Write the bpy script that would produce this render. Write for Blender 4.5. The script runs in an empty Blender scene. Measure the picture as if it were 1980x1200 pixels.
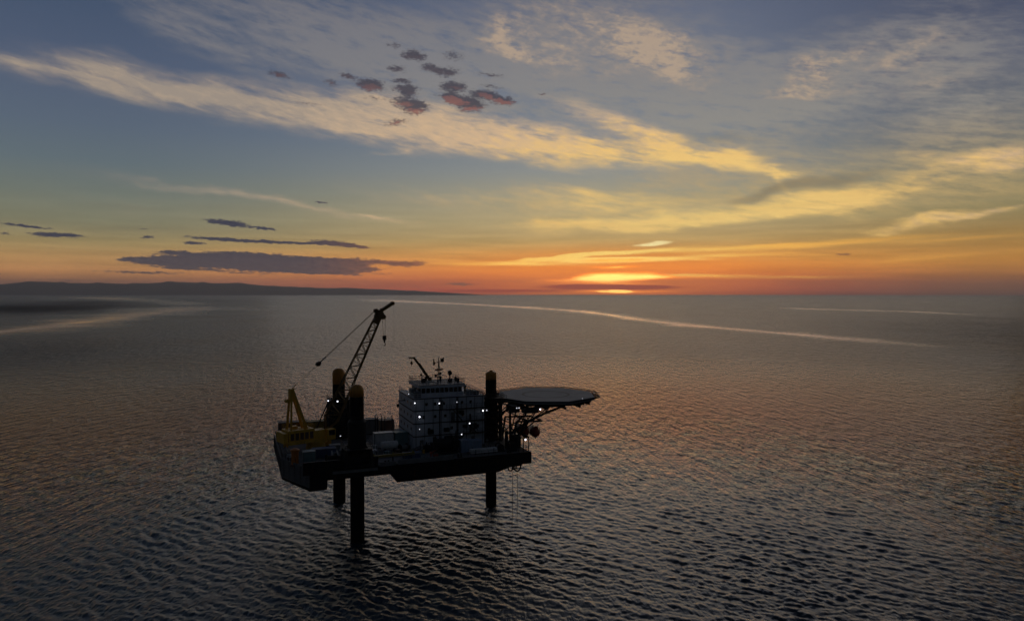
import bpy, bmesh, math, random
import numpy as np
from mathutils import Vector, Matrix
random.seed(7)
R = math.radians
sc = bpy.context.scene
COL = sc.collection
F, CAM_Z = 1338.0, 53.0
TILT = math.atan(32/F)
SUN_AZ, SUN_EL = R(8.5), R(7.0)

# ------------------------------------------------------------------ camera
cam = bpy.data.cameras.new('camera')
cam.sensor_width = 36; cam.lens = 36*F/1980; cam.clip_start = 1; cam.clip_end = 300000
co = bpy.data.objects.new('camera', cam); COL.objects.link(co)
co.location = (0, 0, CAM_Z); co.rotation_euler = (R(90)-TILT, 0, 0)
sc.camera = co
sc.view_settings.view_transform = 'Standard'; sc.view_settings.look = 'None'
sc.view_settings.exposure = 0; sc.view_settings.gamma = 1
sc.cycles.max_bounces = 6; sc.cycles.volume_bounces = 0
sc.cycles.sample_clamp_indirect = 4.0

def lin(c):
    return tuple(((v/255)/12.92 if v <= 10 else (((v/255)+.055)/1.055)**2.4) for v in c)
def lin4(c): return lin(c)+(1,)
def PE(px, py):                       # photograph pixel -> azimuth, elevation of the sky
    x, u = px-990, 600-py
    y = F*math.cos(TILT)+u*math.sin(TILT); z = -F*math.sin(TILT)+u*math.cos(TILT)
    return math.atan2(x, y), math.atan2(z, math.hypot(x, y))

# ------------------------------------------------------------------ world: dusk sky with clouds
w = bpy.data.worlds.new('World'); sc.world = w; w.use_nodes = True
NT = w.node_tree; NT.nodes.clear(); NN, LK = NT.nodes, NT.links
def setin(sock, v):
    if isinstance(v, bpy.types.NodeSocket): LK.new(v, sock)
    elif v is not None: sock.default_value = v
def M(op, a, b=None, c=None, clamp=False):
    n = NN.new('ShaderNodeMath'); n.operation = op; n.use_clamp = clamp
    setin(n.inputs[0], a); setin(n.inputs[1], b); setin(n.inputs[2], c); return n.outputs[0]
def VM(op, a, b=None, c=None):
    n = NN.new('ShaderNodeVectorMath'); n.operation = op
    setin(n.inputs[0], a); setin(n.inputs[1], b)
    if c is not None: setin(n.inputs[2], c)
    return n.outputs[0]
def SS(v, lo, hi, a=0.0, b=1.0):
    n = NN.new('ShaderNodeMapRange'); n.interpolation_type = 'SMOOTHSTEP'
    setin(n.inputs['Value'], v)
    for k, x in (('From Min', lo), ('From Max', hi), ('To Min', a), ('To Max', b)): n.inputs[k].default_value = x
    return n.outputs[0]
def MIX(f, a, b, mode='MIX'):
    n = NN.new('ShaderNodeMix'); n.data_type = 'RGBA'; n.blend_type = mode; n.clamp_result = False
    setin(n.inputs[0], f); setin(n.inputs[6], a); setin(n.inputs[7], b); return n.outputs[2]
def NOISE(vec, scale, detail=4, rough=.55, dist=0.0):
    n = NN.new('ShaderNodeTexNoise'); setin(n.inputs['Vector'], vec)
    n.inputs['Scale'].default_value = scale; n.inputs['Detail'].default_value = detail
    n.inputs['Roughness'].default_value = rough; n.inputs['Distortion'].default_value = dist
    return n.outputs
def MAPT(vec, loc, ang, scl):
    n = NN.new('ShaderNodeMapping'); n.vector_type = 'TEXTURE'; setin(n.inputs['Vector'], vec)
    n.inputs['Location'].default_value = (*loc, 0); n.inputs['Rotation'].default_value = (0, 0, ang)
    n.inputs['Scale'].default_value = (*scl, 1); return n.outputs[0]
def RAMP(fac, stops):
    n = NN.new('ShaderNodeValToRGB'); setin(n.inputs[0], fac); e = n.color_ramp.elements
    n.color_ramp.interpolation = 'LINEAR'
    e[0].position, e[0].color = stops[0]; e[1].position, e[1].color = stops[-1]
    for p, c in stops[1:-1]:
        k = e.new(p); k.color = c
    return n.outputs[0]

tc = NN.new('ShaderNodeTexCoord').outputs['Generated']
DIR = VM('NORMALIZE', tc)
sp = NN.new('ShaderNodeSeparateXYZ'); LK.new(DIR, sp.inputs[0])
AZ = M('ARCTAN2', sp.outputs[0], sp.outputs[1]); EL = M('ARCSINE', sp.outputs[2])
cb = NN.new('ShaderNodeCombineXYZ'); LK.new(AZ, cb.inputs[0]); LK.new(EL, cb.inputs[1]); S = cb.outputs[0]

ELMAX = .46
def skyramp(px, rows, top):
    st = []
    for py, c in rows:
        el = max(0.0, PE(px, py)[1]); st.append((min(el/ELMAX, .97), lin4(c)))
    st.append((1.0, lin4(top)))
    return RAMP(M('DIVIDE', EL, ELMAX), sorted(st, key=lambda t: t[0]))
sky_l = skyramp(300, [(570, (88, 74, 78)), (556, (112, 84, 80)), (545, (140, 98, 82)), (528, (168, 122, 86)), (500, (166, 132, 92)), (470, (152, 136, 98)),
                      (430, (134, 133, 108)), (380, (116, 124, 115)), (320, (100, 114, 121)), (250, (91, 105, 122)), (150, (82, 95, 118)), (10, (68, 84, 109))], (64, 78, 104))
sky_s = skyramp(1190, [(570, (160, 62, 52)), (560, (196, 78, 46)), (545, (216, 100, 40)), (520, (222, 132, 50)), (490, (212, 150, 78)), (465, (204, 168, 106)),
                       (430, (196, 174, 126)), (380, (166, 160, 136)), (330, (146, 149, 146)), (270, (122, 133, 144)), (150, (108, 118, 136)), (10, (96, 106, 128))], (88, 98, 122))
sky_r = skyramp(1900, [(570, (96, 68, 66)), (558, (116, 78, 62)), (540, (146, 94, 58)), (500, (174, 124, 60)), (450, (168, 134, 78)), (400, (150, 138, 98)),
                       (330, (124, 124, 108)), (250, (102, 108, 114)), (100, (88, 95, 114)), (10, (74, 82, 104))], (70, 78, 100))
az_s = PE(1190, 540)[0]
f_left = SS(AZ, PE(150, 500)[0], az_s-.02)
f_right = SS(AZ, az_s+.05, PE(1980, 500)[0])
base = MIX(f_right, MIX(f_left, sky_l, sky_s), sky_r)

# warped sky coordinates
strv = VM('MULTIPLY', S, (1.0, 3.0, 1.0))
n_w = NOISE(strv, 9, 3)['Color']
SWs = VM('ADD', S, VM('MULTIPLY', VM('SUBTRACT', n_w, (.5, .5, .5)), (.10, .035, 0)))
n_w2 = NOISE(VM('MULTIPLY', S, (1, 2.2, 1)), 75, 5, .65)['Color']
SWf = VM('ADD', S, VM('MULTIPLY', VM('SUBTRACT', n_w2, (.5, .5, .5)), (.016, .0055, 0)))
def field(vec, blobs):
    acc = None
    for px, py, rx, ry, ang, wt in blobs:
        az, el = PE(px, py); k = math.cos(az)
        m = MAPT(vec, (az, el), R(-ang), (rx/F*k*k, ry/F*k))
        g = NN.new('ShaderNodeTexGradient'); g.gradient_type = 'SPHERICAL'; LK.new(m, g.inputs[0])
        acc = M('MULTIPLY', g.outputs['Fac'], wt) if acc is None else M('MULTIPLY_ADD', g.outputs['Fac'], wt, acc)
    return acc

# high thin cirrus
nf1 = NOISE(VM('MULTIPLY', MAPT(S, (0, 0), R(-10), (1, 1)), (1, 6.0, 1)), 12, 8, .66, .25)['Fac']
nf2 = NOISE(VM('MULTIPLY', MAPT(S, (0, 0), R(-14), (1, 1)), (1, 3.2, 1)), 42, 6, .64, .2)['Fac']
nf3 = NOISE(VM('MULTIPLY', S, (1, 1.6, 1)), 38, 7, .68, .15)['Fac']
nmix = M('ADD', M('MULTIPLY', nf1, .60), M('MULTIPLY', nf2, .40))
veil = field(SWs, [  # px, py, rx, ry, angle, weight
    (560, 30, 560, 90, 8, .9), (380, 70, 300, 42, 20, .9), (640, 120, 330, 70, 12, .7), (860, 120, 380, 110, 8, 1.1), (1150, 60, 400, 140, 10, 1.3),
    (1250, 150, 380, 110, 14, .9), (1500, 200, 450, 150, 2, .75), (1700, 110, 330, 110, -8, 1.2), (1900, 220, 300, 190, -14, .95),
    (1350, 260, 360, 110, 12, .55), (1800, 360, 400, 110, -4, .8), (1450, 350, 320, 80, 4, .7), (1150, 390, 420, 80, 0, .7), (950, 210, 300, 80, 8, .8), (250, 400, 420, 60, 3, .3)])
a_veil = SS(M('MULTIPLY', veil, M('MULTIPLY_ADD', nmix, 3.0, -.85)), .02, 1.0)
veil_col = RAMP(M('DIVIDE', EL, .45), [(0, lin4((206, 170, 100))), (.3, lin4((200, 172, 118))), (.5, lin4((152, 147, 138))), (.75, lin4((134, 132, 133))), (1, lin4((122, 118, 122)))])
veil_col = MIX(f_left, MIX(.5, veil_col, lin4((112, 112, 122))), veil_col)
base = MIX(M('MULTIPLY', a_veil, .80), base, veil_col)
# mottled bright fleece high in the middle and on the right
nf3m = M('ADD', M('MULTIPLY', nf3, .55), M('MULTIPLY', nf2, .45))
mot = field(SWs, [(1010, 30, 160, 60, 10, .8), (1200, 70, 200, 60, 24, 1.15), (1290, 120, 150, 50, 38, 1.1), (965, 80, 80, 50, 50, 1.1), (1120, 120, 200, 60, 16, .9), (1340, 100, 200, 80, 16, .7),
                  (1640, 110, 200, 70, -12, .95), (1780, 110, 170, 60, -28, .95), (1570, 185, 130, 26, 6, 1.2), (1820, 160, 200, 30, -14, .8), (1580, 130, 70, 50, 10, .9), (1010, 110, 120, 40, 10, .8), (1500, 178, 90, 18, 0, .6)])
a_mot = SS(M('MULTIPLY', mot, M('MULTIPLY_ADD', nf3m, 4.2, -1.4)), .10, 1.35)
base = MIX(M('MULTIPLY', a_mot, .6), base, MIX(a_mot, lin4((146, 136, 130)), lin4((200, 172, 142))))

cir = field(SWs, [
    (20, 128, 240, 34, 3, .75), (180, 148, 240, 46, 8, .9), (340, 178, 240, 54, 9, .95), (500, 205, 240, 52, 8, 1.1), (660, 226, 250, 60, 7, 1.15),
    (820, 244, 250, 66, 6, 1.15), (980, 268, 250, 58, 7, 1.15), (1130, 290, 230, 46, 5, 1.1), (1260, 306, 190, 30, 3, .8), (720, 195, 340, 50, 9, .45), (200, 118, 160, 34, 4, .3), (90, 136, 300, 12, 6, .6), (330, 178, 260, 15, 11, .7), (560, 218, 260, 14, 9, .7), (800, 250, 260, 16, 7, .6), (640, 236, 120, 10, 8, .6), (1010, 286, 200, 12, 6, .6),
    (1130, 222, 130, 26, 18, .75), (1220, 250, 150, 34, 20, .95), (1330, 284, 170, 32, 16, 1.2), (1440, 314, 150, 19, 11, 1.4), (1512, 332, 80, 14, 14, 1.1), (1528, 348, 18, 34, 0, .8),
    (1120, 375, 200, 34, 4, .75), (1210, 400, 250, 36, 0, .75), (1150, 434, 250, 22, -2, 1.25), (1090, 428, 130, 14, 0, .6), (1300, 436, 200, 14, 0, .7),
    (1440, 410, 320, 26, -3, 1.15), (1590, 388, 260, 32, -6, 1.2), (1690, 376, 170, 26, -8, .7), (1370, 430, 220, 16, -2, .6), (1650, 410, 200, 26, -3, .5),
    (1870, 312, 180, 26, -7, 1.0), (1960, 300, 150, 28, -8, 1.0), (1900, 336, 170, 13, -10, .7), (1770, 298, 70, 12, 8, .7), (1950, 325, 120, 24, -5, .6),
    (1790, 424, 230, 11, -5, 1.1), (1880, 410, 170, 9, -8, .8), (1700, 440, 300, 10, -2, .5),
    (540, 388, 420, 14, 8, .75), (740, 416, 110, 8, 10, .8), (330, 358, 330, 15, 6, .45), (880, 385, 330, 34, 5, .5), (790, 287, 30, 6, 0, .5), (730, 296, 60, 5, -6, .4)])
nmixc = M('ADD', M('MULTIPLY', nf1, .82), M('MULTIPLY', nf2, .18))
cirn = M('MULTIPLY', cir, M('MULTIPLY_ADD', nmixc, 2.9, -.62))
a_cir = SS(cirn, .02, 1.5)
g_sun = field(S, [(1360, 400, 1100, 330, 0, 1.0)])
cir_col = RAMP(M('MULTIPLY_ADD', M('SUBTRACT', nf2, .5), .55, g_sun), [(0, lin4((164, 150, 136))), (.2, lin4((194, 170, 144))), (.42, lin4((220, 186, 146))), (.66, lin4((250, 205, 124))), (1, lin4((255, 216, 130)))])
base = MIX(M('MULTIPLY', a_cir, .92), base, cir_col)
# blue grey lees between them
# dark veil patch under the right-hand streak
dk = field(SWs, [(1480, 372, 120, 18, -10, 1.0), (1610, 352, 150, 22, -10, .9), (1390, 262, 120, 24, 12, .5)])
base = MIX(M('MULTIPLY', SS(M('MULTIPLY', dk, M('ADD', nmix, .3)), .05, .8), .5), base, lin4((120, 110, 92)))

stz = NOISE(VM('MULTIPLY', S, (1, 16, 1)), 7, 5, .55)['Fac']
sk_f = M('MULTIPLY_ADD', M('MULTIPLY', M('SUBTRACT', stz, .5), SS(EL, .03, .17, 1, 0)), .75, 1.0)
base = VM('MULTIPLY', base, sk_f)
# glow and bright bars around the setting sun
glow = field(S, [(1190, 545, 420, 90, 0, 1.0)])
base = MIX(SS(glow, 0, 1.0, 0, .7), base, (.92, .27, .03, 1))
n_w3 = NOISE(VM('MULTIPLY', S, (1, 4, 1)), 14, 3, .5)['Color']
SWb = VM('ADD', S, VM('MULTIPLY', VM('SUBTRACT', n_w3, (.5, .5, .5)), (.10, .004, 0)))
arcs = field(SWb, [(1000, 510, 240, 6, 0, 1.0), (1060, 500, 150, 6, -6, 1.0), (1180, 489, 230, 6, -4, 1.8), (1340, 482, 260, 6, -2, 1.1), (1600, 471, 400, 9, -3, 1.0),
                   (1860, 462, 240, 6, -2, .8), (1190, 502, 210, 7, 0, 2.0), (1380, 494, 200, 4.5, -1, .9), (1560, 493, 240, 4, 0, .6), (1500, 536, 240, 4.5, 0, .8), (1320, 533, 190, 5, 0, 1.1), (1780, 500, 130, 10, -4, .5),
                   (860, 502, 160, 4, 2, .45), (1620, 498, 300, 5, 0, .4)])
arc_col = RAMP(field(S, [(1190, 500, 620, 120, 0, 1.0)]), [(0, lin4((200, 150, 76))), (.5, lin4((250, 188, 88))), (1, lin4((255, 222, 130)))])
arcs = M('MULTIPLY', arcs, M('MULTIPLY_ADD', stz, 2.4, -.2))
base = MIX(SS(arcs, .0, 1.3, 0, .95), base, arc_col)
hot = field(SWb, [(1190, 535, 120, 12, 0, 1.9), (1150, 541, 120, 7, 0, .5), (1290, 536, 130, 5, 0, .6), (1190, 548, 120, 5, 0, .8), (1190, 503, 95, 5, 0, .9), (1190, 516, 60, 4, 0, .9), (1110, 542, 130, 9, -2, .6),
                  (1190, 563, 26, 4.5, 0, 2.4), (1190, 563, 170, 4.5, 0, .8)])
base = MIX(SS(hot, .06, .9), base, (1.5, .40, .03, 1))
base = MIX(SS(hot, .45, 1.6), base, (2.2, 1.35, .40, 1))
lens = field(SWb, [(1264, 470, 64, 5, -3, 1.3), (1238, 473, 46, 3.2, -3, 1.0), (1286, 467, 40, 3, 2, .7)])
base = MIX(SS(lens, .0, 1.3), base, lin4((255, 234, 170)))
# dark bank right over the sun
bank = field(SWb, [(1150, 554, 160, 6.5, 0, 1.5), (1230, 555, 150, 5.5, 0, 1.2), (960, 562, 300, 6, 0, .9), (1400, 566, 300, 5, 0, .5)])
base = MIX(M('MULTIPLY', SS(bank, .15, .8), .85), base, (.34, .035, .02, 1))

# low dark clouds on the left, small dark puffs higher up
n_w5 = NOISE(VM('MULTIPLY', S, (1, 2.4, 1)), 150, 5, .7)['Color']
low = field(VM('ADD', SWf, VM('MULTIPLY', VM('SUBTRACT', n_w5, (.5, .5, .5)), (.022, .0045, 0))), [
    (500, 508, 250, 23, 2, 2.0), (340, 506, 130, 12, 0, 1.5), (440, 498, 110, 14, -3, 1.2), (610, 514, 160, 19, 3, 1.6), (680, 504, 90, 10, 0, 1.0), (620, 524, 70, 8, 0, 1.0),
    (262, 501, 50, 6, 0, .9), (350, 519, 90, 4.5, 2, .9), (335, 488, 44, 4.5, 2, 1.0), (470, 528, 120, 4, 3, .5), (270, 526, 160, 4, 1, .9), (120, 541, 160, 4, 0, .5),
    (50, 437, 75, 5, 4, 1.3), (110, 454, 80, 6.5, 1, 1.4), (10, 452, 26, 4, 0, .8), (285, 458, 18, 5, 0, 1.1), (275, 443, 16, 3, 0, .7), (440, 431, 68, 8.5, 5, 1.4), (513, 442, 36, 5, 3, 1.2),
    (430, 463, 100, 5.5, 3, 1.4), (520, 467, 110, 4.5, 1, 1.3), (375, 470, 32, 5, 0, 1.3), (640, 470, 62, 8, 4, 1.4), (690, 476, 40, 5, 6, 1.2), (590, 471, 60, 3, 3, .8),
    (790, 510, 54, 9, -2, 1.3), (745, 507, 50, 6, 0, .8), (706, 521, 34, 5, 0, .9), (745, 530, 40, 4, 0, .5), (890, 549, 60, 5, 0, 1.0), (688, 531, 30, 3, 0, .6),
    (1634, 491, 28, 3.5, 0, .9), (620, 391, 24, 3, 0, .8), (0, 530, 40, 5, 0, .6)])
nf5 = NOISE(VM('MULTIPLY', S, (1, 3.2, 1)), 120, 5, .65)['Fac']
a_low = SS(M('ADD', low, M('MULTIPLY', M('SUBTRACT', nf5, .5), 1.5)), .26, .80)
low_col = MIX(SS(AZ, PE(560, 500)[0], PE(840, 500)[0]), lin4((40, 46, 72)), lin4((84, 60, 62)))
low_col = MIX(SS(nf5, .35, .68), low_col, MIX(SS(AZ, PE(560, 500)[0], PE(840, 500)[0]), lin4((54, 58, 80)), lin4((146, 90, 72))))
base = MIX(M('MULTIPLY', a_low, .93), base, low_col)
PUF = [(540, 144, 28, 8, 10, 1.0), (640, 160, 22, 8, 10, .7), (672, 147, 22, 6, 12, 1.0), (716, 164, 36, 15, 5, 1.5), (800, 108, 32, 12, 5, 1.4), (766, 133, 24, 8, 5, 1.0),
       (778, 156, 26, 6, 0, 1.1), (786, 172, 32, 11, 0, 1.4), (790, 184, 26, 8, -5, 1.0), (796, 202, 46, 13, 5, 1.6), (800, 216, 34, 8, 0, .8), (834, 132, 26, 10, 10, 1.1), (866, 140, 30, 12, 0, 1.1),
       (876, 168, 34, 14, 0, 1.5), (872, 188, 32, 11, 5, 1.2), (902, 198, 50, 14, 8, 1.7), (908, 213, 34, 8, 0, .8), (936, 182, 38, 11, 4, 1.5), (972, 195, 32, 10, 5, 1.5),
       (766, 236, 34, 8, -10, .8), (948, 144, 34, 4, 6, .9), (875, 108, 32, 12, 0, .6), (762, 88, 24, 7, 0, .6), (950, 168, 34, 4, 8, .6), (1050, 182, 8, 4, 0, .8), (594, 200, 50, 5, 0, .4), (730, 190, 50, 6, 0, .4)]
n_w4 = NOISE(VM('MULTIPLY', S, (1, 1.8, 1)), 120, 5, .7)['Color']
SWp = VM('ADD', SWf, VM('MULTIPLY', VM('SUBTRACT', n_w4, (.5, .5, .5)), (.030, .012, 0)))
puf = field(SWp, PUF)
puf_lo = field(VM('ADD', SWp, (0, -.0060, 0)), PUF)
nf4 = NOISE(VM('MULTIPLY', S, (1, 2.4, 1)), 190, 4, .65)['Fac']
a_puf = SS(M('ADD', M('MULTIPLY', puf, 1.25), M('MULTIPLY', M('MULTIPLY', M('SUBTRACT', nf4, .5), 2.2), M('MULTIPLY', puf, 3.0, clamp=True))), .06, 1.05)
warm_edge = SS(M('SUBTRACT', puf, puf_lo), .30, .75)
warm_edge = M('MULTIPLY', warm_edge, SS(EL, PE(900, 215)[1], PE(900, 150)[1], 1, .05))
base = MIX(M('MULTIPLY', a_puf, .88), base, MIX(warm_edge, lin4((66, 63, 74)), lin4((136, 88, 82))))

# above and behind the frame: clear dusk sky
ns = NN.new('ShaderNodeTexSky'); ns.sky_type = 'NISHITA'; ns.sun_disc = False
ns.sun_elevation = SUN_EL*.3; ns.sun_rotation = SUN_AZ; ns.altitude = 0; ns.air_density = 1.0; ns.dust_density = 1.0; ns.ozone_density = 1.5
dusk = VM('MULTIPLY_ADD', ns.outputs[0], (.012, .012, .012), (.010, .012, .018))
f_up = SS(EL, .34, .85)
f_back = SS(M('ABSOLUTE', AZ), .9, 1.7)
f_all = M('MAXIMUM', f_up, f_back)
base = MIX(f_all, base, dusk)
base = VM('MULTIPLY', base, MIX(SS(EL, .008, .09), (2.15, 1.92, 1.30, 1), (1.0, 1, 1, 1)))
bg = NN.new('ShaderNodeBackground'); LK.new(base, bg.inputs[0]); bg.inputs[1].default_value = 1.0
wo = NN.new('ShaderNodeOutputWorld'); LK.new(bg.outputs[0], wo.inputs[0])
w.cycles.sampling_method = 'MANUAL'; w.cycles.sample_map_resolution = 512

# ------------------------------------------------------------------ the last of the sun
sl = bpy.data.lights.new('sun', 'SUN'); sl.energy = .17; sl.angle = R(56); sl.color = (1, .95, .93)
so = bpy.data.objects.new('sun', sl); COL.objects.link(so)
sd = Vector((math.sin(SUN_AZ)*math.cos(SUN_EL), math.cos(SUN_AZ)*math.cos(SUN_EL), math.sin(SUN_EL)))
so.rotation_euler = sd.to_track_quat('Z', 'Y').to_euler()

# ------------------------------------------------------------------ materials
def mat(name, col, rough=.55, metal=0.0, var=.25, vscale=.6, rust=0.0, bump=.0, spec=.5):
    m = bpy.data.materials.new(name); m.use_nodes = True
    t = m.node_tree; b = t.nodes['Principled BSDF']
    b.inputs['Roughness'].default_value = rough; b.inputs['Metallic'].default_value = metal
    b.inputs['Specular IOR Level'].default_value = spec
    g = t.nodes.new('ShaderNodeTexCoord'); n = t.nodes.new('ShaderNodeTexNoise')
    mp = t.nodes.new('ShaderNodeMapping'); mp.inputs['Scale'].default_value = (1, 1, .35)
    t.links.new(g.outputs['Object'], mp.inputs[0]); t.links.new(mp.outputs[0], n.inputs['Vector'])
    n.inputs['Scale'].default_value = vscale; n.inputs['Detail'].default_value = 6; n.inputs['Roughness'].default_value = .65
    r = t.nodes.new('ShaderNodeValToRGB'); t.links.new(n.outputs['Fac'], r.inputs[0])
    c0 = tuple(v*(1-var) for v in col); c1 = tuple(min(1, v*(1+var*.5)) for v in col)
    r.color_ramp.elements[0].position = .3; r.color_ramp.elements[0].color = (*c0, 1)
    r.color_ramp.elements[1].position = .65; r.color_ramp.elements[1].color = (*c1, 1)
    out = r.outputs[0]
    if rust:
        n2 = t.nodes.new('ShaderNodeTexNoise'); n2.inputs['Scale'].default_value = vscale*2.3; n2.inputs['Detail'].default_value = 7
        mp2 = t.nodes.new('ShaderNodeMapping'); mp2.inputs['Scale'].default_value = (1.6, 1.6, .18)
        t.links.new(g.outputs['Object'], mp2.inputs[0]); t.links.new(mp2.outputs[0], n2.inputs['Vector'])
        r2 = t.nodes.new('ShaderNodeValToRGB'); t.links.new(n2.outputs['Fac'], r2.inputs[0])
        r2.color_ramp.elements[0].position = .58; r2.color_ramp.elements[0].color = (0, 0, 0, 1)
        r2.color_ramp.elements[1].position = .72; r2.color_ramp.elements[1].color = (rust,)*3+(1,)
        mx = t.nodes.new('ShaderNodeMix'); mx.data_type = 'RGBA'
        t.links.new(r2.outputs[0], mx.inputs[0]); t.links.new(out, mx.inputs[6]); mx.inputs[7].default_value = (.10, .035, .015, 1)
        out = mx.outputs[2]
    t.links.new(out, b.inputs['Base Color'])
    return m
MT = dict(
    hull=mat('hull_black_paint', (.012, .012, .014), .6, rust=.5, spec=.2),
    hullgrey=mat('hull_grey_paint', (.13, .14, .15), .6, rust=.5, vscale=.4),
    deck=mat('deck_coating', (.16, .165, .17), .8, vscale=.3, rust=.5),
    leg=mat('leg_bare_steel', (.010, .009, .009), .7, rust=.4, vscale=.5, spec=.15),
    yellow=mat('yellow_cap_paint', (.62, .27, .03), .5, rust=.4),
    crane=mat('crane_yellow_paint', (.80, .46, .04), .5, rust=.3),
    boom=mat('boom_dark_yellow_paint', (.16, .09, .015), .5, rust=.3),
    dark=mat('dark_steel', (.018, .018, .020), .6, spec=.25),
    cable=mat('wire_rope', (.03, .028, .026), .6),
    white=mat('white_house_paint', (.62, .66, .74), .5, rust=.25, vscale=.3),
    whitish=mat('weathered_white_paint', (.68, .68, .68), .5, rust=.4, vscale=.5),
    grey=mat('grey_paint', (.16, .17, .18), .6, rust=.4),
    teal=mat('teal_paint', (.16, .27, .29), .5, rust=.3),
    blue=mat('blue_grey_paint', (.24, .32, .46), .5, rust=.2),
    bluec=mat('blue_container_paint', (.05, .09, .20), .5, rust=.3),
    red=mat('red_paint', (.32, .03, .02), .5, rust=.2),
    orange=mat('orange_paint', (.62, .20, .03), .5, rust=.2),
    boat=mat('lifeboat_red_orange', (.33, .035, .02), .35),
    brown=mat('brown_paint', (.13, .07, .05), .6, rust=.4),
    glass=mat('dark_window_glass', (.006, .007, .010), .08, var=.05),
    line=mat('yellow_beam_paint', (.35, .26, .05), .6, rust=.5),
    helid=mat('helideck_green_grey', (.25, .28, .31), .7, vscale=.25, rust=.0),
    helil=mat('helideck_white_line', (.15, .15, .15), .7),
    net=mat('net_mesh', (.05, .05, .05), .8),
)
def lampmat(name, col, st):
    m = bpy.data.materials.new(name); m.use_nodes = True; t = m.node_tree; t.nodes.clear()
    e = t.nodes.new('ShaderNodeEmission'); e.inputs[0].default_value = (*col, 1); e.inputs[1].default_value = st
    o = t.nodes.new('ShaderNodeOutputMaterial'); t.links.new(e.outputs[0], o.inputs[0]); return m
LAMP = lampmat('lit_lamp_glass', (.88, .90, 1.0), 2.6)
LAMPD = lampmat('dim_lamp_glass', (.86, .88, 1.0), .9)

# ------------------------------------------------------------------ mesh helpers
class MB:
    def __init__(s): s.b = bmesh.new()
    def box(s, c, d, rz=0, ry=0):
        m = Matrix.Translation(c) @ Matrix.Rotation(rz, 4, 'Z') @ Matrix.Rotation(ry, 4, 'Y') @ Matrix.Diagonal((*d, 1))
        bmesh.ops.create_cube(s.b, size=1, matrix=m); return s
    def b2(s, a, b):      # box from two corners
        return s.box([(a[i]+b[i])/2 for i in range(3)], [abs(b[i]-a[i]) for i in range(3)])
    def tube(s, p, q, r, r2=None, n=8):
        p, q = Vector(p), Vector(q); d = q-p
        m = Matrix.Translation((p+q)/2) @ d.to_track_quat('Z', 'Y').to_matrix().to_4x4()
        bmesh.ops.create_cone(s.b, cap_ends=True, segments=n, radius1=r, radius2=r if r2 is None else r2, depth=d.length, matrix=m); return s
    def path(s, pts, r, n=6):
        for a, b in zip(pts, pts[1:]): s.tube(a, b, r, n=n)
        return s
    def bar(s, p, q, wd, ht):
        p, q = Vector(p), Vector(q); d = q-p
        m = Matrix.Translation((p+q)/2) @ d.to_track_quat('X', 'Z').to_matrix().to_4x4() @ Matrix.Diagonal((d.length, wd, ht, 1))
        bmesh.ops.create_cube(s.b, size=1, matrix=m); return s
    def ball(s, c, r, sc=(1, 1, 1), u=16, v=10):
        bmesh.ops.create_uvsphere(s.b, u_segments=u, v_segments=v, radius=r, matrix=Matrix.Translation(c) @ Matrix.Diagonal((*sc, 1))); return s
    def lathe(s, c, prof, n=24):
        rings = []
        for r, z in prof:
            rings.append([s.b.verts.new((c[0]+r*math.cos(2*math.pi*i/n), c[1]+r*math.sin(2*math.pi*i/n), c[2]+z)) for i in range(n)])
        for a, b in zip(rings, rings[1:]):
            for i in range(n): s.b.faces.new((a[i], a[(i+1) % n], b[(i+1) % n], b[i]))
        s.b.faces.new(rings[0][::-1]); s.b.faces.new(rings[-1]); return s
    def prism(s, poly, z0, z1):
        lo = [s.b.verts.new((x, y, z0)) for x, y in poly]; hi = [s.b.verts.new((x, y, z1)) for x, y in poly]
        n = len(poly); s.b.faces.new(lo[::-1]); s.b.faces.new(hi)
        for i in range(n): s.b.faces.new((lo[i], lo[(i+1) % n], hi[(i+1) % n], hi[i]))
        return s
    def rail(s, pts, h=1.1, r=.035, step=1.6, closed=False):     # guard rail on a path
        pts = [Vector(p) for p in pts]
        if closed: pts = pts+[pts[0]]
        for a, b in zip(pts, pts[1:]):
            n = max(1, round((b-a).length/step))
            for k in range(n+1):
                p = a.lerp(b, k/n); s.tube(p, p+Vector((0, 0, h)), r, n=4)
            for hh in (h, h*.55): s.tube(a+Vector((0, 0, hh)), b+Vector((0, 0, hh)), r, n=4)
        return s
    def build(s, name, m, parent=None, off=(0, 0, 0), bevel=0.0, smooth=False):
        bmesh.ops.translate(s.b, verts=s.b.verts, vec=-Vector(off))
        bmesh.ops.recalc_face_normals(s.b, faces=s.b.faces)
        me = bpy.data.meshes.new(name); s.b.to_mesh(me); s.b.free()
        if smooth: me.polygons.foreach_set('use_smooth', [True]*len(me.polygons))
        me.materials.append(m)
        o = bpy.data.objects.new(name, me); COL.objects.link(o)
        if parent: o.parent = parent
        if bevel:
            md = o.modifiers.new('bevel', 'BEVEL'); md.width = bevel; md.segments = 2; md.limit_method = 'ANGLE'
        return o
ROT = R(22)
ORG = Vector((-41.9, 143.7, 0))
def W(u, v, z): return ORG+Matrix.Rotation(ROT, 3, 'Z') @ Vector((u, v, z))
def thing(name, label, cat, base, rot=None, group=None):
    o = bpy.data.objects.new(name, None); COL.objects.link(o); o.empty_display_size = .5
    o.location = W(*base); o.rotation_euler = (0, 0, ROT if rot is None else rot)
    o['label'] = label; o['category'] = cat
    if group: o['group'] = group
    return o
def kids(o): return [c for c in COL.objects if c.parent == o]
def copy_tree(o, parent=None):
    c = o.copy(); COL.objects.link(c)
    if parent: c.parent = parent
    for ch in kids(o): copy_tree(ch, c)
    return c
D = 16.3     # deck level

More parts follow.
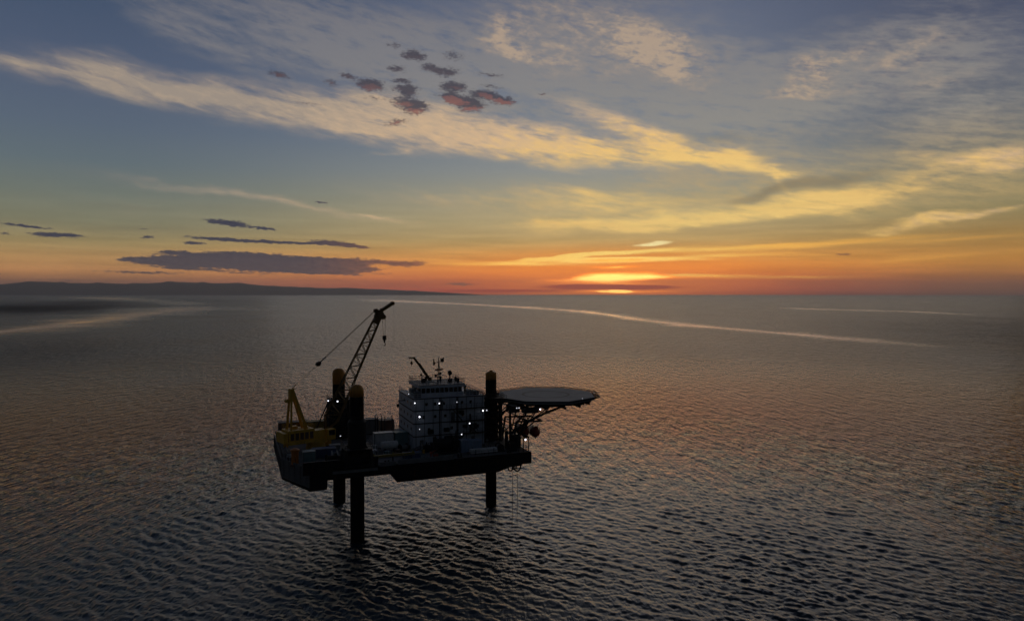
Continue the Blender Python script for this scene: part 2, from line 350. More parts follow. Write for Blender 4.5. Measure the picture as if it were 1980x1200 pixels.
# ------------------------------------------------------------------ the jack-up rig itself (coordinates: u along, v across, z up)
RB = (22, 17, 0)
rig = thing('jackup_rig', 'dark three legged jack up rig with helideck raised above the sea', 'oil rig', RB)
def P(mb, name, m, parent=rig, **k): return mb.build(name, m, parent, off=RB if parent is rig or parent.get('rigpart') else (0, 0, 0), **k)

# hull: lofted stations (u, near v, top, bottom)
st = [(-5.3, 9.0, D, 12.6), (-2.8, 3.4, D, 12.4), (-.5, -2.1, D, 12.3), (2.9, -2.1, D, 12.4), (3.05, -2.1, D, 14.3), (6.3, -2.1, D, 14.3),
      (16.4, -2.1, D, 14.3), (17.6, -2.1, D, 12.4), (41, -2.1, D, 12.4), (44.5, -2.1, D, 13.4), (49, -2.1, D, 13.8)]
hb = MB(); rows = []
for u, vn, zt, zb in st:
    vf = 37.0 if u < 40 else 37.0-(u-40)*.5
    rows.append([hb.b.verts.new(p) for p in ((u, vn, zb), (u, vn, zt), (u, vf, zt), (u, vf, zb))])
for a, b in zip(rows, rows[1:]):
    for i in range(4): hb.b.faces.new((a[i], a[(i+1) % 4], b[(i+1) % 4], b[i]))
hb.b.faces.new(rows[0][::-1]); hb.b.faces.new(rows[-1])
hull = P(hb, 'hull', MT['hull']); hull['label'] = 'black pontoon hull'
# grey bow plating on the chamfered end, standing proud of the hull
g = MB()
def wallq(mb, a, b, z0, z1, t=.12):
    a, b = Vector((*a, 0)), Vector((*b, 0)); d = (b-a); mid = (a+b)/2
    mb.box((mid.x, mid.y, (z0+z1)/2), (d.length, t, z1-z0), rz=math.atan2(d.y, d.x))
wallq(g, (-5.42, 36.8), (-5.42, 9.0), D-2.6, D+1.1)
wallq(g, (-5.42, 8.95), (-.62, -2.2), D-3.2, D+1.0)
P(g, 'bow_plating', MT['hullgrey'], bevel=.03)
g = MB()
for k in range(12):
    t = k/11; g.box((-5.52, 9.4+27*t, D-.8), (.14, .18, 3.3))
for k in range(5):
    t = (k+.5)/5; g.box((-5.5+4.75*t, 8.95-11.1*t, D-1.0), (.16, .16, 3.4), rz=R(-67))
g.b2((-5.6, 9.3, D-2.2), (-5.47, 36.6, D-2.05)); g.bar((-5.55, 9.0, D-2.1), (-.75, -2.3, D-2.1), .1, .16); P(g, 'plating_stiffener', MT['hullgrey'])
# deck plate (4 cm proud of the hull top)
g = MB(); g.prism([(-5.2, 9.1), (-.4, -1.9), (48.8, -1.9), (48.8, 32.3), (40, 36.8), (-5.2, 36.8)], D+.01, D+.05)
P(g, 'deck', MT['deck'])
# bulwarks along the near side
g = MB(); g.b2((-1.9, -2.3, D-.6), (5.6, -1.7, 18.4)); g.b2((5.6, -1.95, D), (13.6, -1.65, 18.35)); 
for k in range(6): g.box((-1.2+k*1.3, -2.36, 17.3), (.14, .1, 2.0))
P(g, 'bulwark', MT['hull'], bevel=.04)
g = MB(); g.b2((13.8, -2.15, D-.15), (17.4, -1.9, D+.75)); g.b2((17.9, -2.18, D-.1), (30.3, -1.9, D+.95)); g.b2((4.0, -2.46, 15.5), (13.4, -2.12, 16.1))
P(g, 'side_coaming', MT['grey'], bevel=.03)
g = MB(); g.b2((17.5, -2.4, 15.6), (49.0, -2.12, 15.95)); g.b2((17.6, -2.4, 13.2), (42, -2.12, 13.45)); g.b2((45.9, -2.35, 13.7), (49.15, -1.8, 16.35))
P(g, 'rubbing_strake', MT['hull'], bevel=.03)
g = MB(); g.rail([(30.5, -1.75, D+.05), (48.7, -1.75, D+.05), (48.7, 32, D+.05)]); P(g, 'guard_rail', MT['dark'])
g = MB(); g.rail([(-5.0, 36.5, D+.05), (40, 36.5, D+.05), (48.7, 32, D+.05)]); P(g, 'guard_rail', MT['dark'])
g = MB(); g.rail([(-5.2, 36.6, D+1.1), (-5.2, 9.0, D+1.1), (-2.9, 3.6, D+1.0)], h=.9); P(g, 'guard_rail', MT['dark'])

# legs
def leg(u, v, r, ztop, cap_h, dome):
    z0, zc = -9, ztop-cap_h
    g = MB(); g.lathe((u, v, 0), [(r, z0), (r, zc)], 36)
    for a in (0, 90, 180, 270):            # racks welded on the leg
        x, y = math.cos(R(a+30)), math.sin(R(a+30))
        for k in range(int((zc-z0)/.9)):
            g.box((u+(r+.02)*x, v+(r+.02)*y, z0+.5+k*.9), (.16, .42, .5), rz=R(a+30))
    for k in range(6): g.lathe((u, v, z0+6+k*6), [(r, 0), (r+.05, .03), (r+.05, .17), (r, .2)], 36)
    o = P(g, 'leg', MT['leg']); o['rigpart'] = 1
    g = MB()
    if dome: prof = [(r+.015, 0), (r+.015, cap_h-1.25), (r*.93, cap_h-.75), (r*.76, cap_h-.35), (r*.45, cap_h-.08), (r*.1, cap_h)]
    else: prof = [(r+.015, 0), (r+.015, cap_h-.75), (r*.97, cap_h-.62), (r*.55, cap_h-.35), (r*.3, cap_h-.25), (r*.25, cap_h), (r*.05, cap_h)]
    g.lathe((u, v, zc), prof, 36); c = P(g, 'cap', MT['yellow'], parent=o); c.location = (0, 0, 0)
    for p in c.data.polygons: p.use_smooth = True
    return o
leg(9.5, .3, 1.48, 33.7, 2.6, True)['label'] = 'nearest black leg with domed yellow top'
leg(10, 31, 1.55, 34.1, 4.0, True)['label'] = 'far left black leg with domed yellow top'
leg(45, 13.6, 1.36, 33.9, 2.3, False)['label'] = 'right hand black leg with pointed cap beside the helideck'
# jacking towers
def tower(u, v, h, ztop, wtop=None):
    wt = wtop or h
    g = MB()
    for sx in (-1, 1):
        for sy in (-1, 1):
            g.bar((u+sx*h, v+sy*h, D+.05), (u+sx*wt, v+sy*wt, ztop), .75, .75)
    for z in (D+.6, D+3.6, (D+ztop)/2+.4, ztop-2.4, ztop-.3):
        t = (z-D)/(ztop-D); q = h+(wt-h)*t
        for s_ in (-1, 1):
            g.box((u, v+s_*q, z), (2*q+.6, .5, .55)); g.box((u+s_*q, v, z), (.5, 2*q+.6, .55))
    zs = [D+.6, D+3.6, (D+ztop)/2+.4, ztop-2.4, ztop-.3]
    for z0, z1 in zip(zs, zs[1:]):
        for s_ in (-1, 1):
            q0 = h+(wt-h)*(z0-D)/(ztop-D); q1 = h+(wt-h)*(z1-D)/(ztop-D)
            g.bar((u-q0, v+s_*q0, z0), (u+q1, v+s_*q1, z1), .22, .22)
            g.bar((u+s_*q0, v-q0, z0), (u+s_*q1, v+q1, z1), .22, .22)
    o = P(g, 'jacking_tower', MT['dark']); o['rigpart'] = 1
    g = MB()
    for s_ in (-1, 1):
        for zz in (D+1.9, (D+ztop)/2-.9, ztop-4.2):
            g.box((u+s_*(h-.95), v, zz), (1.2, 1.7, 1.9)); g.box((u, v+s_*(h-.95), zz), (1.7, 1.2, 1.9))
            g.tube((u+s_*(h-.9), v-.3, zz+.9), (u+s_*(h-.9), v-.3, zz+1.6), .3, n=10)
    P(g, 'hydraulic_jack', MT['dark'], parent=o)
    g = MB(); g.rail([(u-wt-.6, v-wt-.6, ztop), (u+wt+.6, v-wt-.6, ztop), (u+wt+.6, v+wt+.6, ztop), (u-wt-.6, v+wt+.6, ztop)], closed=True, r=.045)
    for s_ in (-1, 1):
        g.box((u, v+s_*(wt+.25), ztop+.03), (2*wt+1.3, 1.0, .09)); g.box((u+s_*(wt+.25), v, ztop+.03), (1.0, 2*wt-.5, .09))
    P(g, 'tower_walkway', MT['dark'], parent=o)
    return o
tower(9.5, .3, 2.75, 20.2, 2.3); tower(10, 31, 2.6, 26.2, 2.1); tower(45, 13.6, 1.9, 27.2, 1.75)
g = MB()     # solid collar above the nearest tower
g.lathe((9.5, .3, 20.1), [(1.95, 0), (1.95, 5.6), (1.6, 6.1)], 28); P(g, 'leg_guide', MT['dark'])
g = MB(); g.lathe((10, 31, D), [(1.9, 0), (1.9, 9.5)], 28); P(g, 'leg_guide', MT['dark'])
g = MB(); g.lathe((45, 13.6, D), [(1.65, 0), (1.65, 10.7)], 28); P(g, 'leg_guide', MT['dark'])
# sloping ladder beside the far left leg
g = MB()
for s_ in (-.35, .35):
    g.bar((3.7, 24.6+s_, 20.2), (6.7, 26.6+s_, 26.0), .1, .16)
for k in range(14):
    t = k/13; g.bar((3.7+3*t, 24.25+2*t, 20.2+5.8*t), (3.7+3*t, 24.95+2*t, 20.2+5.8*t), .05, .25)
P(g, 'ladder', MT['dark'])

# accommodation block
AU0, AU1, AV0, AV1, AT = 24.3, 41.9, 10.0, 25.6, 28.3
g = MB(); g.b2((AU0, AV0, D+.06), (AU1, AV1, AT))
acc = P(g, 'accommodation_block', MT['white'], bevel=.05); acc['rigpart'] = 1; acc['label'] = 'pale slab sided living quarters of four storeys'
g = MB()
for z in (19.4, 22.4, 25.4, AT-.05):
    g.b2((AU0-.1, AV0-.14, z-.1), (AU1+.1, AV0+.0-.004, z+.1)); g.b2((AU0-.14, AV0-.14, z-.1), (AU0-.004, AV1, z+.1))
for k in range(9):
    u = AU0+.5+k*2.08; g.b2((u, AV0-.06, D+.1), (u+.08, AV0-.003, AT-.2))
P(g, 'storey_band', MT['dark'], parent=acc)
def window(u, z, wd, ht, v=AV0, side=False, par=acc):
    g = MB()
    if side: g.b2((AU0-.07, u-wd/2, z-ht/2), (AU0-.01, u+wd/2, z+ht/2))
    else: g.b2((u-wd/2, v-.08, z-ht/2), (u+wd/2, v-.01, z+ht/2))
    return P(g, 'window', MT['glass'], parent=par)
for z, us in ((26.9, (27.4, 29.5, 31.6, 36.2, 38.4)), (23.9, (26.6, 29.5, 32.0, 36.4)), (20.9, (28.0, 33.6, 40.2))):
    for u in us: window(u, z, .6, .7)
for z in (20.9, 23.9, 26.9):
    for v in (12.5, 16, 19.5, 23): window(v, z, .7, .7, side=True)
for u, z in ((33.9, 22.5), (38.9, 19.4), (39.0, 16.36), (26.2, 16.36), (31.0, 25.5)):
    g = MB(); g.b2((u-.45, AV0-.1, z+.02), (u+.45, AV0-.015, z+2.15)); g.b2((u+.28, AV0-.16, z+1.0), (u+.36, AV0-.1, z+1.2))
    P(g, 'door', MT['grey'], parent=acc)
# dark recess / walkway under the bridge and walkways on the front
g = MB(); g.b2((32.0, AV0-.9, 25.35), (AU1+.2, AV0-.15, 25.5)); g.rail([(32.0, AV0-.9, 25.5), (AU1+.2, AV0-.9, 25.5)], step=1.2)
P(g, 'walkway', MT['dark'], parent=acc)
g = MB(); g.b2((33.2, AV0-1.1, 22.3), (AU1+.2, AV0-.15, 22.45)); g.rail([(33.2, AV0-1.1, 22.45), (AU1+.2, AV0-1.1, 22.45)], step=1.2)
P(g, 'walkway', MT['dark'], parent=acc)
g = MB(); g.b2((36.2, AV0-1.1, 19.3), (AU1+.2, AV0-.15, 19.45)); g.rail([(36.2, AV0-1.1, 19.45), (AU1+.2, AV0-1.1, 19.45)], step=1.2)
P(g, 'walkway', MT['dark'], parent=acc)
g = MB()
for (a, b) in (((39.6, AV0-1.5, 19.4), (36.8, AV0-1.5, 22.4)), ((36.0, AV0-1.4, 22.4), (33.6, AV0-1.4, 25.4)), ((33.5, AV0-1.5, D), (36.2, AV0-1.5, 19.4))):
    g.bar(a, b, .8, .14); g.tube(Vector(a)+Vector((0, -.4, 1)), Vector(b)+Vector((0, -.4, 1)), .04, n=4)
P(g, 'stairway', MT['dark'], parent=acc)
g = MB()
for u in (30.6, 34.9): g.tube((u, AV0-.25, D), (u, AV0-.25, AT), .14, n=8)
g.tube((38.2, AV0-.3, 19.5), (38.2, AV0-.3, 24.0), .2, n=8)
P(g, 'vent_pipe', MT['dark'], parent=acc)
# air conditioning boxes and clutter on the wall
for c_, d_ in (((35.9, AV0-.42, 24.6), (1.1, .8, .8)), ((36.8, AV0-.42, 21.1), (1.0, .8, .7)), ((28.3, AV0-.42, 20.4), (1.3, .8, 1.0)), ((39.5, AV0-.32, 21), (.6, .6, 1.4)), ((32.2, AV0-.42, 20.6), (1.2, .8, .9))):
    g = MB(); g.box(c_, d_); P(g, 'air_conditioner', MT['dark'], parent=acc, bevel=.03)

# bridge on top
BU0, BU1, BV0, BV1, BT = 26.6, 37.4, 12.6, 22.5, 31.0
g = MB(); g.b2((BU0, BV0, AT+.01), (BU1, BV1, 29.1)); g.b2((BU0+.25, BV0+.25, 29.1), (BU1-.25, BV1-.25, 30.35)); g.b2((BU0-.35, BV0-.35, 30.35), (BU1+.35, BV1+.35, BT))
bridge = P(g, 'bridge_house', MT['white'], bevel=.04); bridge['rigpart'] = 1; bridge['label'] = 'wheelhouse with a dark row of windows on top of the quarters'
for k in range(9):
    u = BU0+.35+k*1.15
    g = MB(); g.b2((u+.02, BV0+.17, 29.15), (u+.92, BV0+.24, 30.3)); P(g, 'window', MT['glass'], parent=bridge)
for k in range(6):
    v = BV0+.7+k*1.5
    g = MB(); g.b2((BU0+.17, v, 29.15), (BU0+.24, v+1.15, 30.3)); P(g, 'window', MT['glass'], parent=bridge)
g = MB(); g.b2((BU0-.45, BV0-.45, BT+.003), (BU1+.45, BV1+.45, BT+.1)); g.rail([(BU0-.3, BV0-.3, BT+.1), (BU1+.3, BV0-.3, BT+.1), (BU1+.3, BV1+.3, BT+.1), (BU0-.3, BV1+.3, BT+.1)], closed=True, step=.9, r=.04)
P(g, 'roof_railing', MT['grey'], parent=bridge)
g = MB(); g.rail([(AU0+.1, AV1, AT), (AU0+.1, AV0+.1, AT), (AU1-.1, AV0+.1, AT), (AU1-.1, AV1, AT)], step=.9, r=.04)
P(g, 'guard_rail', MT['whitish'], parent=acc)
for a_, b_ in (((24.9, 11.2), (26.4, 12.6, 29.7)), ((25.0, 15), (26.2, 17.5, 30.0)), ((38.0, 11.6), (39.4, 13.4, 29.5)), ((39.8, 12), (41.2, 14.5, 29.2))):
    g = MB(); g.b2((*a_, AT+.02), b_); P(g, 'roof_locker', MT['grey'], parent=acc, bevel=.04)
for u, v, z, r in ((25.5, 13.7, 30.4, .3), (38.6, 15, 30.2, .35)):
    g = MB(); g.tube((u, v, AT), (u, v, z), r, n=12); g.tube((u, v, z), (u, v, z+.15), r*1.4, n=12); P(g, 'exhaust_stack', MT['grey'], parent=acc)
# sloping gangway from bridge level down to the helideck
g = MB()
a, b = Vector((37.6, 12.9, 29.5)), Vector((42.8, 11.2, 27.35)); c_ = Vector((47.8, 10.6, 26.9))
g.bar(a, b, 1.2, .35); g.bar(b, c_, 1.2, .35)
for s_ in (-.55, .55):
    o_ = Vector((0, s_, 0)); g.rail([a+o_, b+o_], h=1.1, step=.8, r=.04); g.rail([b+o_, c_+o_], h=1.1, step=.8, r=.04)
P(g, 'gangway', MT['dark'])
# slanting white pipe rest on the wheelhouse roof
g = MB(); g.bar((28.9, 13.6, 31.9), (31.4, 13.6, 31.25), .35, .3); g.tube((28.9, 13.6, 31.1), (28.9, 13.6, 31.9), .1, n=6); P(g, 'pipe_rest', MT['whitish'], parent=bridge)
# masts
g = MB(); mu, mv = 32.1, 16.0
for dx, dy in ((-.4, -.4), (.4, -.4), (0, .45)): g.tube((mu+dx, mv+dy, BT+.1), (mu+dx*.25, mv+dy*.25, 36.0), .09, n=6)
for k in range(6):
    z = BT+.6+k*.8; q = .4*(1-.13*k)
    g.path([(mu-q, mv-q, z), (mu+q, mv-q, z+.4), (mu, mv+q, z), (mu-q, mv-q, z+.4)], .05, 4)
g.tube((mu, mv, 35.8), (mu, mv, 37.4), .09, n=6); g.box((mu, mv, 36.2), (2.7, .14, .14), ry=R(-12)); g.box((mu, mv, 34.2), (1.7, .7, .1)); g.box((mu, mv, 32.6), (1.5, .5, .1))
g.tube((mu+1.2, mv, 36.3), (mu+1.2, mv, 37.3), .14, n=6); g.tube((mu-1.25, mv, 35.9), (mu-1.25, mv, 37.1), .12, n=6); g.box((mu+.9, mv, 36.6), (.7, .5, .9)); g.box((mu-1.15, mv, 35.9), (.45, .4, .8))
g.box((mu-.75, mv, 32.9), (.5, .5, .6)); g.box((mu+.4, mv, 33.4), (.5, .5, .5))
mast = P(g, 'radio_mast', MT['dark']); mast['rigpart'] = 1
g = MB(); g.box((mu, mv-.5, 34.45), (2.1, .16, .28)); g.tube((mu, mv-.5, 34.2), (mu, mv-.5, 34.4), .14); P(g, 'radar_scanner', MT['dark'], parent=mast)
g = MB(); g.tube((35.0, 16, BT), (35.0, 16, 33.0), .14, n=8); g.box((35, 16, 31.5), (.9, .9, 1.0)); g.ball((35.0, 16, 33.4), .55, (1, 1, 1.15)); P(g, 'satellite_dome', MT['dark'])
g = MB(); g.tube((28.2, 18, BT), (28.2, 18, 33.3), .07, n=6); g.ball((28.2, 18, 33.0), .26); g.tube((27.4, 18, 32.7), (29, 18, 32.7), .04, n=4); g.box((28.7, 18, 31.6), (1.0, .8, .9)); P(g, 'radio_aerial', MT['dark'])
for u, v, z in ((36.8, 15, 33.4), (37.1, 18, 32.8), (33.7, 20, 33.0), (30.2, 21, 32.6)):
    g = MB(); g.tube((u, v, BT), (u, v, z), .04, n=4); g.box((u, v, BT+.6), (.5, .5, 1.0)); P(g, 'whip_aerial', MT['dark'])
# outrigger on the left edge of the quarters
g = MB(); g.tube((24.2, 18, 26.9), (22.3, 18, 26.9), .1, n=6); g.tube((22.4, 18, 26.9), (22.4, 18, 26.0), .03, n=4); g.box((22.35, 18, 25.7), (.5, .5, .8)); P(g, 'outrigger', MT['dark'])

# helideck
HU, HV, HZ, HR = 60.2, 13.8, 27.0, 12.1
oc = [(HU+HR/math.cos(R(22.5))*math.cos(R(45*k)), HV+HR/math.cos(R(22.5))*math.sin(R(45*k))) for k in range(8)]
g = MB(); g.prism(oc, HZ-.75, HZ)
heli = P(g, 'helideck', MT['helid'], bevel=.05); heli['rigpart'] = 1; heli['label'] = 'eight sided grey landing deck reaching out over the water'
g = MB()      # landing circle and letter, 4 mm above the deck
n = 48
for k in range(n):
    a0, a1 = 2*math.pi*k/n, 2*math.pi*(k+1)/n
    q = [g.b.verts.new((HU+r*math.cos(a), HV+r*math.sin(a), HZ+.006)) for r, a in ((5.6, a0), (6.3, a0), (6.3, a1), (5.6, a1))]
    g.b.faces.new(q)
P(g, 'landing_circle', MT['helil'], parent=heli)
g = MB()
for k in range(8):
    a, b = Vector((*oc[k], HZ)), Vector((*oc[(k+1) % 8], HZ)); ctr = Vector((HU, HV, HZ))
    ao = a+(a-ctr).normalized()*1.5+Vector((0, 0, .12)); bo = b+(b-ctr).normalized()*1.5+Vector((0, 0, .12))
    g.tube(ao, bo, .06, n=5); g.tube(a.lerp(ao, .5), b.lerp(bo, .5), .03, n=4)
    for j in range(26):
        t = j/25; g.tube(a.lerp(b, t)+Vector((0, 0, -.5)), ao.lerp(bo, t), .05 if j % 5 == 0 else .028, n=4)
    for q in (.2, .35, .65, .8): g.tube((a+Vector((0, 0, -.5))).lerp(ao, q), (b+Vector((0, 0, -.5))).lerp(bo, q), .028, n=4)
P(g, 'safety_net', MT['net'], parent=heli)
g = MB()      # girders under the deck
for k in range(-4, 5):
    v = HV+k*2.6; half = math.sqrt(max(1, (HR*.98)**2-(k*2.6)**2)); g.b2((HU-half, v-.12, HZ-1.55), (HU+half, v+.12, HZ-.76))
for u in (HU-9, HU-4.5, HU, HU+4.5, HU+8.6):
    half = math.sqrt((HR*.96)**2-(u-HU)**2); g.b2((u-.15, HV-half, HZ-2.15), (u+.15, HV+half, HZ-1.56))
P(g, 'deck_girder', MT['dark'], parent=heli)
g = MB()      # support truss back to the hull
for v in (5.5, 21.5):
    top = [(48.6, v, 25.2), (51.5, v, 25.2), (54.5, v, 25.2), (57.5, v, 25.2), (61.0, v, 25.2)]
    bot = [(46.9, v, 19.0), (49.4, v, 20.6), (52.0, v, 22.0), (56.0, v, 23.6), (61.5, v, 25.2)]
    for a, b in zip(top, top[1:]): g.tube(a, b, .22)
    for a, b in zip(bot, bot[1:]): g.tube(a, b, .3)
    for a, b in zip(top, bot): g.tube(a, b, .16)
    for a, b in zip(top[1:], bot): g.tube(a, b, .13)
    g.tube((46.9, v, D), (46.9, v, 25.2), .3); g.tube((46.9, v, 25.2), top[0], .22)
    g.tube((46.9, v, D), bot[2], .2); g.tube((49.0, v, D), (51.5, v, 25.2), .12)
for k in range(5):
    u = (48.6, 51.5, 54.5, 57.5, 61)[k]; g.tube((u, 5.5, 25.2), (u, 21.5, 25.2), .16)
    g.tube((u, 5.5, 25.2), (u, 8.5, 24.0), .1)
for (a, b) in (((46.9, 5.5, 19), (46.9, 21.5, 25)), ((49.4, 5.5, 20.6), (49.4, 21.5, 20.6)), ((52, 5.5, 22), (52, 21.5, 22)), ((56, 5.5, 23.6), (56, 21.5, 23.6)), ((52, 5.5, 22), (56, 21.5, 23.6))):
    g.tube(a, b, .14)
P(g, 'support_truss', MT['dark'], parent=heli)
g = MB(); g.b2((47.4, 5.4, 24.3), (49.4, 9.5, 25.9)); g.b2((49.6, 2.6, 24.4), (53.2, 5.0, 25.4)); g.rail([(47.2, 5.0, 25.9), (50, 5.0, 25.9)], r=.04)
P(g, 'access_platform', MT['dark'], parent=heli, bevel=.04)
# posts, davit frame and hose reels on the right-hand corner
g = MB()
for u, v in ((46.4, -1.2), (47.6, -1.2), (48.9, -1.2), (48.9, 4)): g.tube((u, v, D), (u, v, 19.6), .11, n=6)
g.bar((46.3, -1.2, 19.6), (49.0, -1.2, 19.6), .25, .25); g.bar((48.9, -1.3, 19.6), (48.9, 9, 19.6), .3, .3); g.bar((46.3, -1.2, 19.6), (46.3, 9, 19.6), .3, .3)
g.b2((44.6, -.6, D+.1), (46.3, 2.5, 18.2)); g.b2((46.8, 2.0, D+.1), (48.3, 5.0, 19.2)); g.tube((45.3, 3.8, D), (45.3, 3.8, 20.4), .4, n=10)
P(g, 'boat_landing_frame', MT['dark'], bevel=.02)
g = MB()
for v in (5.2, 12.6):
    g.bar((47.6, v, D), (48.4, v, 22.1), .3, .45); g.bar((48.4, v, 22.1), (55.2, v, 21.9), .3, .4); g.bar((48.0, v, 18.5), (53.2, v, 21.8), .22, .22)
g.bar((55.2, 5.0, 21.9), (55.2, 12.8, 21.9), .25, .3); g.bar((51.4, 5.0, 22.0), (51.4, 12.8, 22.0), .25, .3)
P(g, 'lifeboat_davit', MT['dark'])
# overboard fittings below the right-hand corner
g = MB()
for u, v, z, r in ((44.5, -.8, 12.7, .6), (46.3, -.6, 12.7, .85), (45.4, -.9, 12.9, .5)):
    pts = [(u+r*math.cos(t/8*2*math.pi), v, z+r*1.2*math.sin(t/8*2*math.pi)) for t in range(9)]; g.path(pts, .17, 6)
g.b2((43.6, -1.0, 13.0), (47.3, .6, 13.45)); P(g, 'fairlead', MT['dark'])

# floodlights
def flood(u, v, z, r=.24, dim=False):
    r *= .55
    g = MB(); g.tube((u, v+.32, z), (u, v+.06, z), r*1.25, n=10); g.tube((u, v+.3, z-.5), (u, v+.3, z+.05), .06, n=5)
    h = P(g, 'floodlight', MT['dark']); h['rigpart'] = 1
    g = MB(); g.ball((u, v-.02, z), r, (1, .6, 1), 10, 6); P(g, 'lens', LAMPD if dim else LAMP, parent=h)
for a in [(7.0, 28.3, 26.3, .26), (9.2, 27.6, 26.1, .36), (12.6, 28.2, 26.1, .28), (24.5, 9.7, 27.4, .26), (30.4, 9.6, 27.0, .27), (34.8, 9.6, 27.05, .2, True),
          (25.6, 9.6, 24.1, .36), (25.6, 9.6, 21.2, .2, True), (37.7, 8.7, 21.9, .28), (35.5, 8.2, 19.5, .26), (41.4, 9.5, 24.6, .36), (42.4, 9.6, 24.6, .28, True),
          (45.4, 11.3, 27.0, .18, True), (48.4, 4.9, 25.5, .26, True), (49.0, 4.9, 25.5, .26, True), (53.4, 2.2, 25.3, .36), (48.0, -1.4, 19.1, .4), (24.2, 14.6, 28.9, .2, True), (8.8, 20, 18.9, .22, True),
          (5.9, 20, 19.0, .24, True), (64.6, 1.9, 27.3, .14, True), (58.5, 1.4, 26.9, .14, True), (72.1, 9.6, 27.3, .12, True)]:
    flood(*a)

# ------------------------------------------------------------------ main crane (own axes: x towards the boom)
CR = R(39.3); CB = Vector((-46.7, 163.9, D+.05))
crane = bpy.data.objects.new('lattice_crane', None); COL.objects.link(crane); crane.location = CB; crane.rotation_euler = (0, 0, CR)
crane['label'] = 'large yellow lattice boom crane on the left end of the deck'; crane['category'] = 'crane'
def C(mb, name, m, parent=crane, **k): return mb.build(name, m, parent, **k)
C(MB().lathe((0, 0, 0), [(2.3, 0), (2.1, 1.4), (2.7, 1.5), (2.7, 2.0)], 28), 'pedestal', MT['crane'])
g = MB(); g.b2((-7.6, -2.6, 2.02), (3.2, 2.6, 2.6)); g.b2((-7.4, -2.3, 2.6), (-1.2, 2.3, 5.2)); g.b2((-1.2, -2.1, 2.6), (1.6, .3, 4.6)); g.b2((-8.6, -2.4, 2.4), (-7.62, 2.4, 4.8))
house = C(g, 'machinery_house', MT['crane'], bevel=.06)
g = MB()
for k in range(5): g.b2((-7.0+k*1.15, -2.38, 3.0), (-6.2+k*1.15, -2.31, 4.6))
C(g, 'louvre', MT['brown'], parent=house)
g = MB(); g.rail([(-7.3, -2.2, 5.2), (-1.3, -2.2, 5.2), (-1.3, 2.2, 5.2), (-7.3, 2.2, 5.2)], closed=True, step=1.2, h=1.0); g.tube((-3.2, -1, 5.2), (-3.2, -1, 6.2), .25, n=8); g.box((-5.0, .8, 5.5), (1.4, 1.2, .6))
C(g, 'guard_rail', MT['crane'], parent=house)
g = MB(); g.b2((1.7, -3.2, 2.2), (3.6, -1.6, 4.7)); cab = C(g, 'cab', MT['crane'], bevel=.08)
g = MB(); g.b2((3.61, -3.0, 3.2), (3.66, -1.8, 4.5)); g.b2((1.95, -3.26, 3.3), (3.4, -3.21, 4.5)); C(g, 'window', MT['glass'], parent=cab)
g = MB(); 
for s_ in (-1, 1):
    g.bar((-6.6, s_*1.5, 2.6), (-6.0, s_*.45, 14.4), .42, .42); g.bar((-1.9, s_*1.5, 2.6), (-5.7, s_*.45, 14.4), .55, .55)
for t in (.35, .6, .82):
    y = 1.5-1.05*t; g.bar((-6.6+.6*t, -y, 2.6+11.8*t), (-6.6+.6*t, y, 2.6+11.8*t), .2, .2); g.bar((-1.9-3.8*t, -y, 2.6+11.8*t), (-1.9-3.8*t, y, 2.6+11.8*t), .2, .2)
g.box((-5.9, 0, 13.2), (.95, 1.3, 2.9)); g.tube((-6.9, -.6, 11.9), (-6.9, .6, 11.9), .45, n=14); g.box((-6.6, 0, 11.9), (.7, .6, .3)); g.bar((-5.8, 0, 14.5), (-4.8, 0, 15.5), .1, .14); g.box((-5.4, 0, 14.6), (.9, .5, .18))
C(g, 'a_frame', MT['crane'], bevel=.03)
foot = Vector((2.6, 0, 4.0)); tip = Vector((16.9, 0, 31.2)); ax = (tip-foot).normalized(); up = Vector((-ax.z, 0, ax.x)); sd_ = Vector((0, 1, 0)); L = (tip-foot).length
g = MB()
def chord(t, i, j):
    if t < .1: h = .4+3.3*t/.1
    else: h = 3.7+(1.5-3.7)*(t-.1)/.9
    wy = .8+(.6-.8)*t
    return foot+ax*(L*t)+up*(i*h/2)+sd_*(j*wy/2)
NSEG = 17; ts = [0, .1]+[.1+.84*k/(NSEG-1) for k in range(1, NSEG)]
for i in (-1, 1):
    for j in (-1, 1):
        for a, b in zip(ts, ts[1:]): g.tube(chord(a, i, j), chord(b, i, j), .17 if i == -1 else .15, n=6)
for q, (a, b) in enumerate(zip(ts, ts[1:])):
    s_ = 1 if q % 2 else -1
    for j in (-1, 1): g.tube(chord(a, s_, j), chord(b, -s_, j), .09, n=4)
    for i in (-1, 1): g.tube(chord(a, i, s_), chord(b, i, -s_), .05, n=4)
    g.tube(chord(a, -1, s_), chord(a, 1, s_), .07, n=4)
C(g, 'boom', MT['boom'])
g = MB(); g.bar(foot+ax*(L*.93), tip+ax*1.2, 1.1, 1.7); 
hd = tip+ax*.6
fly = Vector((3.6, 0, 2.5)) # fly jib goes up and outward
g.bar(hd+Vector((-1.2, 0, -.2)), hd+fly, .8, .75); g.tube(hd+fly+Vector((0, -.4, 0)), hd+fly+Vector((0, .4, 0)), .5, n=14); g.tube(hd+Vector((.9, -.5, -.9)), hd+Vector((.9, .5, -.9)), .65, n=14)
g.tube(hd+Vector((-1.1, -.5, .7)), hd+Vector((-1.1, .5, .7)), .5, n=14); g.bar(hd+Vector((-1.5, 0, -.6)), hd+Vector((1.0, 0, -1.1)), .6, .7)
g.box(hd+Vector((.6, 0, .9)), (.9, .5, .7))
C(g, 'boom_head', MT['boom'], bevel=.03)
apex = Vector((-5.8, 0, 14.6)); top = hd+Vector((-1.2, 0, .8)); blk = apex.lerp(top, .30)
g = MB()
for j in (-.3, .3): g.tube(blk+Vector((0, j, 0)), top+Vector((0, j, 0)), .05, n=4)
